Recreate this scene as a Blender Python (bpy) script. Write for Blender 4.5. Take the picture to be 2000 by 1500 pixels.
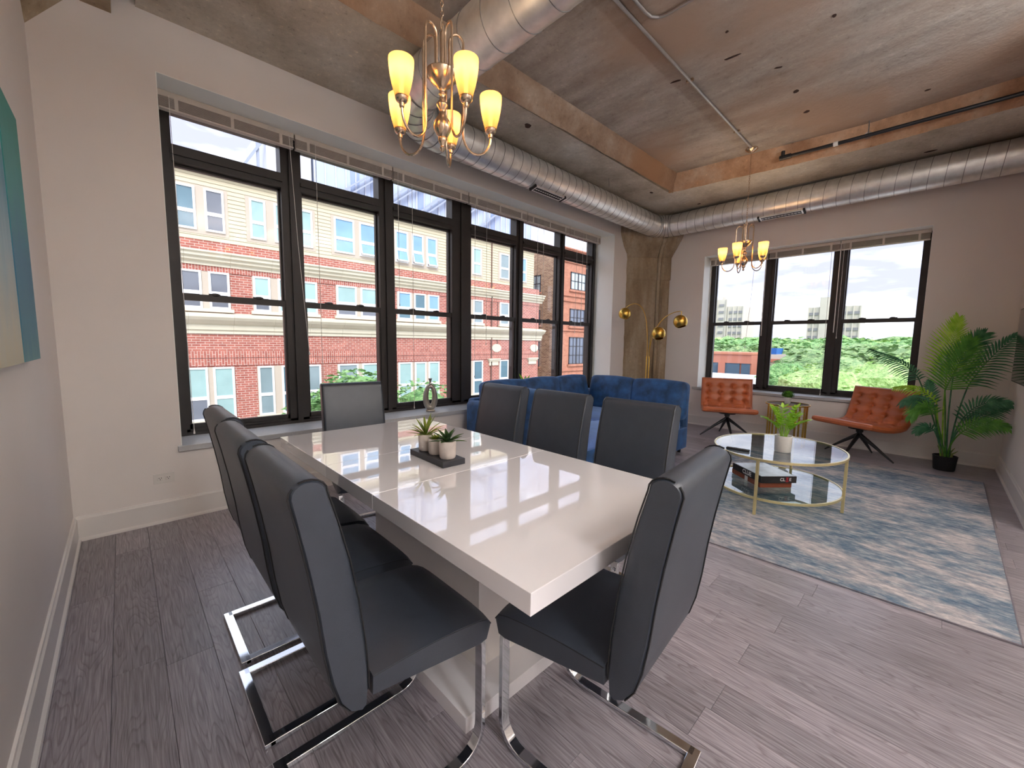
import bpy, bmesh, math, random
from mathutils import Vector, Matrix, noise
random.seed(7)
PI = math.pi
for o in list(bpy.data.objects): bpy.data.objects.remove(o)
scene = bpy.context.scene
col = scene.collection

# ------------------------------------------------------------------ camera
yaw, pitch, roll = (math.radians(a) for a in (46.138, -5.763, .772))
fw = Vector((math.cos(yaw)*math.cos(pitch), math.sin(yaw)*math.cos(pitch), math.sin(pitch)))
rt = Vector((math.sin(yaw), -math.cos(yaw), 0)); up = rt.cross(fw)
R_ = rt*math.cos(roll) + up*math.sin(roll); U_ = up*math.cos(roll) - rt*math.sin(roll)
cam_d = bpy.data.cameras.new('camera'); cam = bpy.data.objects.new('camera', cam_d); col.objects.link(cam)
cam_d.sensor_width = 36; cam_d.lens = 791.42/2000*36; cam_d.clip_start = .02; cam_d.clip_end = 2000
M = Matrix((R_, U_, -fw)).transposed().to_4x4(); M.translation = Vector((0, 0, 1.30))
cam.matrix_world = M
scene.camera = cam

# ------------------------------------------------------------------ world, sun, exposure
vs = scene.view_settings
scene.display_settings.display_device = 'sRGB'
vs.view_transform = 'Standard'; vs.look = 'None'; vs.gamma = 1; vs.use_curve_mapping = False
vs.exposure = EXPOSURE = 1.42
scene.cycles.use_denoising = True
scene.cycles.max_bounces = 10; scene.cycles.diffuse_bounces = 6; scene.cycles.glossy_bounces = 5
scene.cycles.transmission_bounces = 8; scene.cycles.transparent_max_bounces = 16
scene.cycles.sample_clamp_indirect = 6.0
scene.cycles.caustics_reflective = False; scene.cycles.caustics_refractive = False

def lin(*c):
    c = [v/255 for v in c]
    return tuple((v/12.92 if v <= .04045 else ((v+.055)/1.055)**2.4) for v in c)+(1,)

SKY = 1.35
w = bpy.data.worlds.new('overcast_sky'); scene.world = w; w.use_nodes = True
nt = w.node_tree; nt.nodes.clear()
def N(nt, t, **k):
    n = nt.nodes.new(t)
    for a, b in k.items():
        if a.startswith('i_'):
            key = a[2:]; key = int(key) if key.isdigit() else key.replace('_', ' ')
            n.inputs[key].default_value = b
        else: setattr(n, a, b)
    return n
def ramp(nt, stops, interp='LINEAR'):
    r = nt.nodes.new('ShaderNodeValToRGB'); e = r.color_ramp.elements; r.color_ramp.interpolation = interp
    e[0].position, e[0].color = stops[0]; e[1].position, e[1].color = stops[-1]
    for p, c in stops[1:-1]:
        x = e.new(p); x.color = c
    return r
L = nt.links.new
tc = N(nt, 'ShaderNodeTexCoord'); mp = N(nt, 'ShaderNodeMapping'); mp.inputs['Scale'].default_value = (1.2, 1.2, 5.5)
n1 = N(nt, 'ShaderNodeTexNoise', i_Scale=2.2, i_Detail=5.0, i_Roughness=.55)
r1 = ramp(nt, [(.40, lin(138, 142, 162)), (.50, lin(182, 190, 208)), (.62, lin(222, 226, 234))])
bg = N(nt, 'ShaderNodeBackground', i_Strength=SKY); out = N(nt, 'ShaderNodeOutputWorld')
L(tc.outputs['Generated'], mp.inputs[0]); L(mp.outputs[0], n1.inputs['Vector']); L(n1.outputs['Fac'], r1.inputs[0])
L(r1.outputs[0], bg.inputs[0]); L(bg.outputs[0], out.inputs[0])

sd = bpy.data.lights.new('hazy_sun', 'SUN'); sd.energy = 1.4; sd.angle = math.radians(25); sd.color = (1, .97, .92)
so = bpy.data.objects.new('hazy_sun', sd); col.objects.link(so); so.rotation_euler = Vector((-.35, -.75, .75)).to_track_quat('Z', 'Y').to_euler()
# added fill uplights, out of view behind the camera (their housings are built with the room)
FILL_LIGHTS = [(1.0, -1.9), (3.1, -1.9)]
for kx, ky in FILL_LIGHTS:
    kd = bpy.data.lights.new('fill_panel', 'AREA'); kd.shape = 'RECTANGLE'; kd.size = 1.15; kd.size_y = .55; kd.energy = 100; kd.color = (.82, .91, 1)
    ko = bpy.data.objects.new('fill_panel', kd); col.objects.link(ko); ko.location = (kx, ky, 2.86); ko.rotation_euler = (PI, 0, 0)
# added fill strip by the left wall, unseen behind the camera
kd = bpy.data.lights.new('fill_strip', 'AREA'); kd.shape = 'RECTANGLE'; kd.size = .30; kd.size_y = 2.4; kd.energy = 25; kd.color = (.97, .98, 1)
ko = bpy.data.objects.new('fill_strip', kd); col.objects.link(ko); ko.location = (.28, -2.5, 2.86)

# ------------------------------------------------------------------ helpers
def link(o, parent=None):
    col.objects.link(o)
    if parent is not None: o.parent = parent
    return o
def tag(o, label=None, cat=None, group=None, kind=None):
    if label: o['label'] = label
    if cat: o['category'] = cat
    if group: o['group'] = group
    if kind: o['kind'] = kind
    return o
def thing(name, label, cat, loc=(0, 0, 0), rz=0, group=None, kind=None):
    o = bpy.data.objects.new(name, None); col.objects.link(o); o.empty_display_size = .1
    o.location = loc; o.rotation_euler = (0, 0, rz)
    return tag(o, label, cat, group, kind)
def dup(root, loc, rz=0, label=None, group=None):
    r = root.copy(); col.objects.link(r); r.location = loc; r.rotation_euler = (0, 0, rz)
    if label: r['label'] = label
    if group: r['group'] = group
    for ch in list(root.children):
        c = ch.copy(); col.objects.link(c); c.parent = r
        for g in list(ch.children):
            d = g.copy(); col.objects.link(d); d.parent = c
    return r

class MB:
    def __init__(s): s.v = []; s.f = []
    def add(s, vs, fs, M=None):
        b = len(s.v)
        s.v += [tuple(M @ Vector(p)) if M is not None else tuple(p) for p in vs]
        s.f += [tuple(i+b for i in f) for f in fs]; return s
    def box(s, x0, x1, y0, y1, z0, z1, M=None):
        v = [(x0,y0,z0),(x1,y0,z0),(x1,y1,z0),(x0,y1,z0),(x0,y0,z1),(x1,y0,z1),(x1,y1,z1),(x0,y1,z1)]
        return s.add(v, [(0,3,2,1),(4,5,6,7),(0,1,5,4),(1,2,6,5),(2,3,7,6),(3,0,4,7)], M)
    def cbox(s, x0, x1, y0, y1, z0, z1, c=.002, M=None):
        "box with a chamfered top edge"
        v = [(x0,y0,z0),(x1,y0,z0),(x1,y1,z0),(x0,y1,z0),(x0,y0,z1-c),(x1,y0,z1-c),(x1,y1,z1-c),(x0,y1,z1-c),
             (x0+c,y0+c,z1),(x1-c,y0+c,z1),(x1-c,y1-c,z1),(x0+c,y1-c,z1)]
        return s.add(v, [(0,1,5,4),(1,2,6,5),(2,3,7,6),(3,0,4,7),(4,5,9,8),(5,6,10,9),(6,7,11,10),(7,4,8,11),(8,9,10,11),(0,3,2,1)], M)
    def tube(s, pts, r, n=8, cap=True, closed=False, M=None):
        pts = [Vector(p) for p in pts]; m = len(pts); rs = r if isinstance(r, (list, tuple)) else [r]*m
        vs = []; fs = []; prev = None
        for i, p in enumerate(pts):
            if closed: t = pts[(i+1) % m]-pts[i-1]
            else: t = pts[min(i+1, m-1)]-pts[max(i-1, 0)]
            t.normalize()
            if prev is None:
                a = Vector((0, 0, 1)) if abs(t.z) < .9 else Vector((1, 0, 0)); u = t.cross(a).normalized()
            else: u = (prev - t*prev.dot(t)).normalized()
            prev = u; q = t.cross(u)
            for k in range(n):
                a = 2*PI*k/n; vs.append(p+(u*math.cos(a)+q*math.sin(a))*rs[i])
        for i in range(m if closed else m-1):
            for k in range(n):
                a, b = i*n+k, i*n+(k+1) % n; c, d = ((i+1) % m)*n+(k+1) % n, ((i+1) % m)*n+k
                fs.append((a, b, c, d))
        if cap and not closed:
            fs.append(tuple(range(n))[::-1]); fs.append(tuple((m-1)*n+k for k in range(n)))
        return s.add(vs, fs, M)
    def lathe(s, prof, n=24, M=None, cap=True):
        vs = []; fs = []; m = len(prof)
        for r, z in prof:
            for k in range(n): a = 2*PI*k/n; vs.append((r*math.cos(a), r*math.sin(a), z))
        for i in range(m-1):
            for k in range(n): fs.append((i*n+k, i*n+(k+1) % n, (i+1)*n+(k+1) % n, (i+1)*n+k))
        if cap:
            if prof[0][0] > 1e-5: fs.append(tuple(range(n))[::-1])
            if prof[-1][0] > 1e-5: fs.append(tuple((m-1)*n+k for k in range(n)))
        return s.add(vs, fs, M)
    def prism(s, poly, a0, a1, axis='z', M=None):
        "polygon (list of 2D) extruded between a0 and a1 along an axis"
        n = len(poly)
        def P(q, a): return {'z': (q[0], q[1], a), 'y': (q[0], a, q[1]), 'x': (a, q[0], q[1])}[axis]
        vs = [P(q, a0) for q in poly]+[P(q, a1) for q in poly]
        fs = [tuple(range(n))[::-1], tuple(range(n, 2*n))]+[(i, (i+1) % n, n+(i+1) % n, n+i) for i in range(n)]
        return s.add(vs, fs, M)
    def bar(s, path, w, t, M=None, plane='xz', y=0):
        "rectangular bar swept along a planar path in xz; w is its width along y, t its thickness in the plane"
        m = len(path); vs = []; fs = []
        for i, (x, z) in enumerate(path):
            a = path[max(i-1, 0)]; b = path[min(i+1, m-1)]
            dx, dz = b[0]-a[0], b[1]-a[1]; l = math.hypot(dx, dz); nx, nz = -dz/l, dx/l
            for (sy, sn) in ((-1, -1), (1, -1), (1, 1), (-1, 1)):
                vs.append((x+nx*t/2*sn, y+w/2*sy, z+nz*t/2*sn))
        for i in range(m-1):
            for k in range(4): fs.append((i*4+k, i*4+(k+1) % 4, (i+1)*4+(k+1) % 4, (i+1)*4+k))
        fs.append((3, 2, 1, 0)); fs.append(tuple((m-1)*4+k for k in range(4)))
        return s.add(vs, fs, M)
    def rbox(s, cx, cy, cz, sx, sy, sz, r=.02, n=4, puff=0, M=None):
        "rounded box; puff swells the faces like a cushion"
        hx, hy, hz = sx/2, sy/2, sz/2; r = min(r, hx, hy, hz)
        bm = bmesh.new(); bmesh.ops.create_cube(bm, size=2)
        bmesh.ops.subdivide_edges(bm, edges=bm.edges[:], cuts=n*2, use_grid_fill=True)
        vs = []
        def w1(t, h):   # spread samples: half of them in the rounded rim
            a = abs(t); k = 1-r/h if h > 0 else 0
            return math.copysign((a/.5*k if a < .5 else k+(a-.5)/.5*(1-k)), t)*h
        for v in bm.verts:
            p = Vector((w1(v.co.x, hx), w1(v.co.y, hy), w1(v.co.z, hz)))
            c = Vector((max(-hx+r, min(hx-r, p.x)), max(-hy+r, min(hy-r, p.y)), max(-hz+r, min(hz-r, p.z))))
            d = p-c
            if d.length > 1e-9: p = c+d.normalized()*r
            if puff:
                u, vv, ww = p.x/hx, p.y/hy, p.z/hz
                p.z += puff*math.copysign(1, ww)*(1-u*u)*(1-vv*vv)*min(1, abs(ww)*1.0)
                p.y += puff*.5*vv*(1-u*u)*(1-ww*ww); p.x += puff*.5*u*(1-vv*vv)*(1-ww*ww)
            vs.append(p+Vector((cx, cy, cz)))
        bm.verts.index_update()
        fs = [tuple(v.index for v in f.verts) for f in bm.faces]; bm.free()
        return s.add(vs, fs, M)
    def sphere(s, c, r, n=16, m=10, sc=(1, 1, 1), M=None):
        vs = [(c[0], c[1], c[2]-r*sc[2])]; fs = []
        for i in range(1, m):
            a = -PI/2+PI*i/m
            for k in range(n):
                b = 2*PI*k/n; vs.append((c[0]+r*sc[0]*math.cos(a)*math.cos(b), c[1]+r*sc[1]*math.cos(a)*math.sin(b), c[2]+r*sc[2]*math.sin(a)))
        vs.append((c[0], c[1], c[2]+r*sc[2])); e = len(vs)-1
        for k in range(n): fs.append((0, 1+(k+1) % n, 1+k))
        for i in range(m-2):
            for k in range(n): fs.append((1+i*n+k, 1+i*n+(k+1) % n, 1+(i+1)*n+(k+1) % n, 1+(i+1)*n+k))
        for k in range(n): fs.append((e, 1+(m-2)*n+k, 1+(m-2)*n+(k+1) % n))
        return s.add(vs, fs, M)
    def build(s, name, mat, parent=None, smooth=False, loc=None, rz=0, angle=35, bevel=0, kind=None):
        me = bpy.data.meshes.new(name); me.from_pydata([tuple(v) for v in s.v], [], s.f); me.update()
        bm = bmesh.new(); bm.from_mesh(me); bmesh.ops.recalc_face_normals(bm, faces=bm.faces[:]); bm.to_mesh(me); bm.free()
        if smooth:
            me.shade_smooth()
            if angle < 180: me.set_sharp_from_angle(angle=math.radians(angle))
        me.materials.append(mat)
        o = bpy.data.objects.new(name, me); link(o, parent)
        if loc: o.location = loc
        if rz: o.rotation_euler = (0, 0, rz)
        if bevel:
            b = o.modifiers.new('bevel', 'BEVEL'); b.width = bevel; b.segments = 2; b.limit_method = 'ANGLE'
        if kind: o['kind'] = kind
        return o
def T(x=0, y=0, z=0, rz=0, rx=0, ry=0, s=1):
    return Matrix.Translation((x, y, z)) @ Matrix.Rotation(rz, 4, 'Z') @ Matrix.Rotation(ry, 4, 'Y') @ Matrix.Rotation(rx, 4, 'X') @ Matrix.Scale(s, 4)
def bez(p, n=12):
    p = [Vector(q) for q in p]; o = []
    for i in range(n+1):
        t = i/n; q = p[:]
        while len(q) > 1: q = [q[j].lerp(q[j+1], t) for j in range(len(q)-1)]
        o.append(q[0])
    return o
def struct(name, mb, m, parent=None, **k):
    o = mb.build(name, m, parent, **k); o['kind'] = 'structure'; return o

# ------------------------------------------------------------------ materials
def newmat(name):
    m = bpy.data.materials.new(name); m.use_nodes = True; nt = m.node_tree
    return m, nt, nt.nodes['Principled BSDF']
def pm(name, c, rough=.5, metal=0, var=.06, scale=30, bump=0, bscale=None, spec=.5, sheen=0, coat=0, stretch=(1, 1, 1)):
    "plain material with a little procedural mottling and relief"
    m, nt, b = newmat(name); L = nt.links.new
    tc = N(nt, 'ShaderNodeTexCoord'); mp = N(nt, 'ShaderNodeMapping'); mp.inputs['Scale'].default_value = stretch
    L(tc.outputs['Object'], mp.inputs[0])
    n = N(nt, 'ShaderNodeTexNoise', i_Scale=scale, i_Detail=4.0); L(mp.outputs[0], n.inputs['Vector'])
    c1 = tuple(max(0, x*(1-var)) for x in c[:3])+(1,); c2 = tuple(min(1, x*(1+var)) for x in c[:3])+(1,)
    r = ramp(nt, [(.3, c1), (.7, c2)]); L(n.outputs['Fac'], r.inputs[0]); L(r.outputs[0], b.inputs['Base Color'])
    b.inputs['Roughness'].default_value = rough; b.inputs['Metallic'].default_value = metal
    b.inputs['Specular IOR Level'].default_value = spec
    if sheen: b.inputs['Sheen Weight'].default_value = sheen; b.inputs['Sheen Roughness'].default_value = .35; b.inputs['Sheen Tint'].default_value = tuple(min(1, x*2.5+.15) for x in c[:3])+(1,)
    if coat: b.inputs['Coat Weight'].default_value = coat; b.inputs['Coat Roughness'].default_value = .01
    if bump:
        n2 = N(nt, 'ShaderNodeTexNoise', i_Scale=bscale or scale*3, i_Detail=3.0); L(mp.outputs[0], n2.inputs['Vector'])
        bp = N(nt, 'ShaderNodeBump', i_Strength=bump, i_Distance=.01); L(n2.outputs['Fac'], bp.inputs['Height']); L(bp.outputs[0], b.inputs['Normal'])
    return m
def glassmat(name, tint=(1, 1, 1, 1), ior=1.5, rough=0.0):
    m, nt, b = newmat(name); L = nt.links.new; nt.nodes.remove(b); out = nt.nodes['Material Output']
    t = N(nt, 'ShaderNodeBsdfTransparent', i_Color=tint); g = N(nt, 'ShaderNodeBsdfGlossy', i_Roughness=rough); f = N(nt, 'ShaderNodeFresnel', i_IOR=ior)
    x = N(nt, 'ShaderNodeMixShader'); g2 = N(nt, 'ShaderNodeNewGeometry'); inv = N(nt, 'ShaderNodeMath', operation='SUBTRACT', i_0=1.0); L(g2.outputs['Backfacing'], inv.inputs[1])
    mu = N(nt, 'ShaderNodeMath', operation='MULTIPLY'); L(f.outputs[0], mu.inputs[0]); L(inv.outputs[0], mu.inputs[1]); L(mu.outputs[0], x.inputs[0]); L(t.outputs[0], x.inputs[1]); L(g.outputs[0], x.inputs[2]); L(x.outputs[0], out.inputs[0])
    return m

PAINT = pm('wall_paint', lin(232, 226, 221), .55, var=.012, scale=3, bump=.05, bscale=160)
REVEAL = pm('reveal_paint', lin(246, 248, 243), .45, var=.01, scale=4)
TRIM = pm('baseboard_paint', lin(228, 224, 220), .35, var=.01, scale=6)
SILL = pm('stone_sill', lin(186, 188, 190), .3, var=.05, scale=60)
ALU = pm('black_bronze_window_frame', lin(44, 40, 38), .45, var=.12, scale=8, bump=.03)
def D(c, k=.74): return tuple(v*k for v in c[:3])+(1,)
PANE = glassmat('window_glass', (.985, .98, .982, 1), 1.42)
CHROME = pm('chrome', lin(225, 228, 232), .06, 1, var=.02, scale=10)
STEELC = pm('dull_steel_conduit', lin(196, 190, 186), .35, .9, var=.05, scale=20)
NICKEL = pm('brushed_nickel', lin(214, 190, 165), .25, 1, var=.06, scale=60, stretch=(1, 1, .2))
BRASS = pm('brushed_brass', lin(214, 176, 88), .28, 1, var=.07, scale=50)
PALEBRASS = pm('pale_gold_paint', lin(214, 200, 150), .35, .7, var=.05, scale=40)
GALV = pm('galvanised_steel', lin(236, 235, 232), .36, .8, var=.10, scale=14, bump=.05, bscale=30)
GALVEDGE = pm('galvanised_seam', lin(150, 150, 150), .4, 1, var=.1)
LEATHER = pm('charcoal_leather', lin(57, 64, 75), .38, var=.08, scale=18, bump=.12, bscale=420, spec=.75)
PIPING = pm('black_piping', lin(30, 31, 33), .4, var=.05)
GLOSS = pm('white_gloss_lacquer', lin(250, 248, 251), .05, var=.01, scale=5, spec=.9, coat=1)
WHITESIDE = pm('white_laminate', lin(236, 233, 230), .25, var=.01, scale=5)
VELVET = pm('blue_velvet', lin(36, 76, 122), .65, var=.5, scale=9, bump=.1, bscale=60, sheen=.9)
VELVET2 = pm('blue_velvet_seat', lin(92, 122, 184), .6, var=.25, scale=7, bump=.1, bscale=60, sheen=1)
TAN = pm('cognac_leather', lin(190, 104, 62), .34, var=.16, scale=7, bump=.08, bscale=200)
BLACKMETAL = pm('black_powder_coat', lin(26, 27, 30), .38, var=.08)
BLACK = pm('matte_black', lin(22, 22, 23), .6, var=.08)
CERAMIC = pm('white_ceramic', lin(226, 222, 216), .3, var=.03, scale=40)
STONEPOT = pm('pale_stone_pot', lin(204, 194, 186), .6, var=.12, scale=24, bump=.08)
SOIL = pm('soil', lin(58, 44, 34), .9, var=.35, scale=120, bump=.5)
WHITEPL = pm('white_plastic', lin(224, 220, 214), .4, var=.01)
BLINDM = pm('blind_cream', lin(206, 198, 188), .5, var=.03, scale=20)
def leafmat(name, a, b_, rough=.4):
    m, nt, b = newmat(name); L = nt.links.new
    tc = N(nt, 'ShaderNodeTexCoord'); n = N(nt, 'ShaderNodeTexNoise', i_Scale=14.0, i_Detail=3.0); L(tc.outputs['Object'], n.inputs['Vector'])
    r = ramp(nt, [(.3, a), (.7, b_)]); L(n.outputs['Fac'], r.inputs[0]); L(r.outputs[0], b.inputs['Base Color'])
    b.inputs['Roughness'].default_value = rough
    tr = N(nt, 'ShaderNodeBsdfTranslucent'); L(r.outputs[0], tr.inputs[0]); mx = N(nt, 'ShaderNodeMixShader', i_0=.35)
    L(b.outputs[0], mx.inputs[1]); L(tr.outputs[0], mx.inputs[2]); L(mx.outputs[0], nt.nodes['Material Output'].inputs[0])
    return m
LEAF = leafmat('palm_green', lin(64, 130, 50), lin(120, 188, 74))
LEAFY = leafmat('palm_yellow_green', lin(140, 200, 40), lin(200, 236, 90))
LEAFD = leafmat('palm_dark_green', lin(40, 100, 68), lin(92, 158, 112))
SUCC = leafmat('succulent_green', lin(96, 124, 44), lin(186, 194, 84))
SUCCD = leafmat('succulent_dark', lin(54, 84, 50), lin(100, 130, 66))
MOSS = leafmat('moss_green', lin(50, 104, 22), lin(110, 168, 48), .6)
STEM = pm('stem', lin(120, 132, 70), .6, var=.2)

def woodmat():
    m, nt, b = newmat('grey_oak_plank'); L = nt.links.new
    g = N(nt, 'ShaderNodeNewGeometry'); oi = N(nt, 'ShaderNodeObjectInfo')
    off = N(nt, 'ShaderNodeVectorMath', operation='SCALE'); cb = N(nt, 'ShaderNodeCombineXYZ')
    L(oi.outputs['Random'], cb.inputs[0]); L(oi.outputs['Random'], cb.inputs[1]); L(cb.outputs[0], off.inputs[0]); off.inputs['Scale'].default_value = 57.0
    ad = N(nt, 'ShaderNodeVectorMath', operation='ADD'); L(g.outputs['Position'], ad.inputs[0]); L(off.outputs[0], ad.inputs[1])
    mp = N(nt, 'ShaderNodeMapping'); mp.inputs['Scale'].default_value = (11, 1.2, 1); L(ad.outputs[0], mp.inputs[0])
    n0 = N(nt, 'ShaderNodeTexNoise', i_Scale=.75, i_Detail=2.0); L(mp.outputs[0], n0.inputs['Vector'])
    wv = N(nt, 'ShaderNodeMath', operation='MULTIPLY', i_1=26.0); L(n0.outputs['Fac'], wv.inputs[0])
    sn = N(nt, 'ShaderNodeMath', operation='SINE'); sc = N(nt, 'ShaderNodeMath', operation='MULTIPLY', i_1=6.283); L(wv.outputs[0], sc.inputs[0])
    fr = N(nt, 'ShaderNodeMath', operation='FRACT'); L(wv.outputs[0], fr.inputs[0])
    mp2 = N(nt, 'ShaderNodeMapping'); mp2.inputs['Scale'].default_value = (160, 5, 1); L(ad.outputs[0], mp2.inputs[0])
    n2 = N(nt, 'ShaderNodeTexNoise', i_Scale=1.0, i_Detail=4.0, i_Roughness=.6); L(mp2.outputs[0], n2.inputs['Vector'])
    r2 = ramp(nt, [(.3, lin(122, 117, 123)), (.55, lin(166, 161, 169)), (.8, lin(198, 193, 201))]); L(n2.outputs['Fac'], r2.inputs[0])
    rr = ramp(nt, [(0, (1, 1, 1, 1)), (.6, (.93, .93, .93, 1)), (.85, (.66, .63, .62, 1)), (1, (1.0, 1.0, 1.0, 1))]); L(fr.outputs[0], rr.inputs[0])
    mx = N(nt, 'ShaderNodeMix', data_type='RGBA', blend_type='MULTIPLY'); mx.inputs['Factor'].default_value = .95
    L(r2.outputs[0], mx.inputs['A']); L(rr.outputs[0], mx.inputs['B'])
    rv = ramp(nt, [(0, (.72, .70, .70, 1)), (.5, (.9, .88, .88, 1)), (1, (1.12, 1.08, 1.08, 1))]); L(oi.outputs['Random'], rv.inputs[0])
    m2 = N(nt, 'ShaderNodeMix', data_type='RGBA', blend_type='MULTIPLY'); m2.inputs['Factor'].default_value = 1
    L(mx.outputs['Result'], m2.inputs['A']); L(rv.outputs[0], m2.inputs['B']); L(m2.outputs['Result'], b.inputs['Base Color'])
    b.inputs['Roughness'].default_value = .38
    b.inputs['Coat Weight'].default_value = .4; b.inputs['Coat Roughness'].default_value = .3
    bp = N(nt, 'ShaderNodeBump', i_Strength=.25, i_Distance=.003); L(n2.outputs['Fac'], bp.inputs['Height']); L(bp.outputs[0], b.inputs['Normal'])
    return m
WOOD = woodmat()

def concretemat(name, cols, stain=None, scale=1.6, bump=.5, streak=(1, 1, 1)):
    m, nt, b = newmat(name); L = nt.links.new
    g = N(nt, 'ShaderNodeNewGeometry'); mp = N(nt, 'ShaderNodeMapping'); mp.inputs['Scale'].default_value = streak; L(g.outputs['Position'], mp.inputs[0])
    n1 = N(nt, 'ShaderNodeTexNoise', i_Scale=scale, i_Detail=8.0, i_Roughness=.62); L(mp.outputs[0], n1.inputs['Vector'])
    r1 = ramp(nt, [(.3+.4*i/(len(cols)-1), c) for i, c in enumerate(cols)]); L(n1.outputs['Fac'], r1.inputs[0])
    n2 = N(nt, 'ShaderNodeTexNoise', i_Scale=26.0, i_Detail=6.0, i_Roughness=.75); L(g.outputs['Position'], n2.inputs['Vector'])
    r2 = ramp(nt, [(.30, (.40, .36, .33, 1)), (.40, (.88, .88, .88, 1)), (.60, (1, 1, 1, 1)), (.70, (1.5, 1.46, 1.36, 1))]); L(n2.outputs['Fac'], r2.inputs[0])
    mx = N(nt, 'ShaderNodeMix', data_type='RGBA', blend_type='MULTIPLY'); mx.inputs['Factor'].default_value = .8
    L(r1.outputs[0], mx.inputs['A']); L(r2.outputs[0], mx.inputs['B']); last = mx.outputs['Result']
    if stain:
        n3 = N(nt, 'ShaderNodeTexNoise', i_Scale=.7, i_Detail=5.0); L(g.outputs['Position'], n3.inputs['Vector'])
        r3 = ramp(nt, [(.45, (0, 0, 0, 1)), (.62, (1, 1, 1, 1))]); L(n3.outputs['Fac'], r3.inputs[0])
        m3 = N(nt, 'ShaderNodeMix', data_type='RGBA'); L(r3.outputs[0], m3.inputs['Factor']); L(last, m3.inputs['A'])
        m3.inputs['B'].default_value = stain; last = m3.outputs['Result']
    L(last, b.inputs['Base Color']); b.inputs['Roughness'].default_value = .85
    bp = N(nt, 'ShaderNodeBump', i_Strength=bump*.45, i_Distance=.015); n4 = N(nt, 'ShaderNodeTexNoise', i_Scale=34.0, i_Detail=6.0); L(g.outputs['Position'], n4.inputs['Vector'])
    L(n4.outputs['Fac'], bp.inputs['Height']); L(bp.outputs[0], b.inputs['Normal'])
    return m
SLAB = concretemat('board_marked_concrete_slab', [lin(142, 128, 116), lin(174, 162, 150), lin(196, 186, 176)], lin(172, 146, 126), 1.3, .5, (3.2, .9, 1))
SOFFIT = concretemat('grey_concrete_beam', [lin(168, 156, 138), lin(200, 190, 174), lin(216, 210, 198)], None, 1.8, .5)
RUST = concretemat('rust_stained_concrete', [lin(140, 98, 68), lin(180, 140, 108), lin(188, 162, 138)], None, 2.6, .7)
BEAMF = concretemat('rough_beam_face_concrete', [lin(118, 88, 66), lin(156, 130, 108), lin(182, 164, 146)], lin(150, 112, 82), 2.2, .8)
COLUMN = concretemat('column_concrete', [lin(136, 116, 90), lin(168, 150, 124), lin(188, 174, 152)], None, 1.6, .4, (3, 3, .6))

def rugmat():
    m, nt, b = newmat('distressed_rug_pile'); L = nt.links.new
    tc = N(nt, 'ShaderNodeTexCoord'); mp = N(nt, 'ShaderNodeMapping'); mp.inputs['Scale'].default_value = (2.6, 1.2, 1); L(tc.outputs['Object'], mp.inputs[0])
    n1 = N(nt, 'ShaderNodeTexNoise', i_Scale=1.5, i_Detail=9.0, i_Roughness=.72); L(mp.outputs[0], n1.inputs['Vector'])
    r1 = ramp(nt, [(.38, lin(50, 88, 118)), (.45, lin(92, 124, 146)), (.5, lin(134, 146, 158)), (.55, lin(176, 172, 176)), (.61, lin(208, 200, 198)), (.68, lin(126, 142, 156))]); L(n1.outputs['Fac'], r1.inputs[0])
    mp2 = N(nt, 'ShaderNodeMapping'); mp2.inputs['Scale'].default_value = (20, 7, 1); mp2.inputs['Location'].default_value = (3, 7, 0); L(tc.outputs['Object'], mp2.inputs[0])
    n2 = N(nt, 'ShaderNodeTexNoise', i_Scale=1.6, i_Detail=5.0, i_Roughness=.7); L(mp2.outputs[0], n2.inputs['Vector'])
    r2 = ramp(nt, [(.36, lin(84, 102, 124)), (.5, lin(150, 152, 160)), (.62, lin(232, 224, 220))]); L(n2.outputs['Fac'], r2.inputs[0])
    mx = N(nt, 'ShaderNodeMix', data_type='RGBA', blend_type='MIX'); mx.inputs['Factor'].default_value = .38
    L(r1.outputs[0], mx.inputs['A']); L(r2.outputs[0], mx.inputs['B']); L(mx.outputs['Result'], b.inputs['Base Color'])
    b.inputs['Roughness'].default_value = .95
    n3 = N(nt, 'ShaderNodeTexNoise', i_Scale=260.0); L(tc.outputs['Object'], n3.inputs['Vector'])
    bp = N(nt, 'ShaderNodeBump', i_Strength=.5, i_Distance=.005); L(n3.outputs['Fac'], bp.inputs['Height']); L(bp.outputs[0], b.inputs['Normal'])
    return m
RUG = rugmat()

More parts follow.
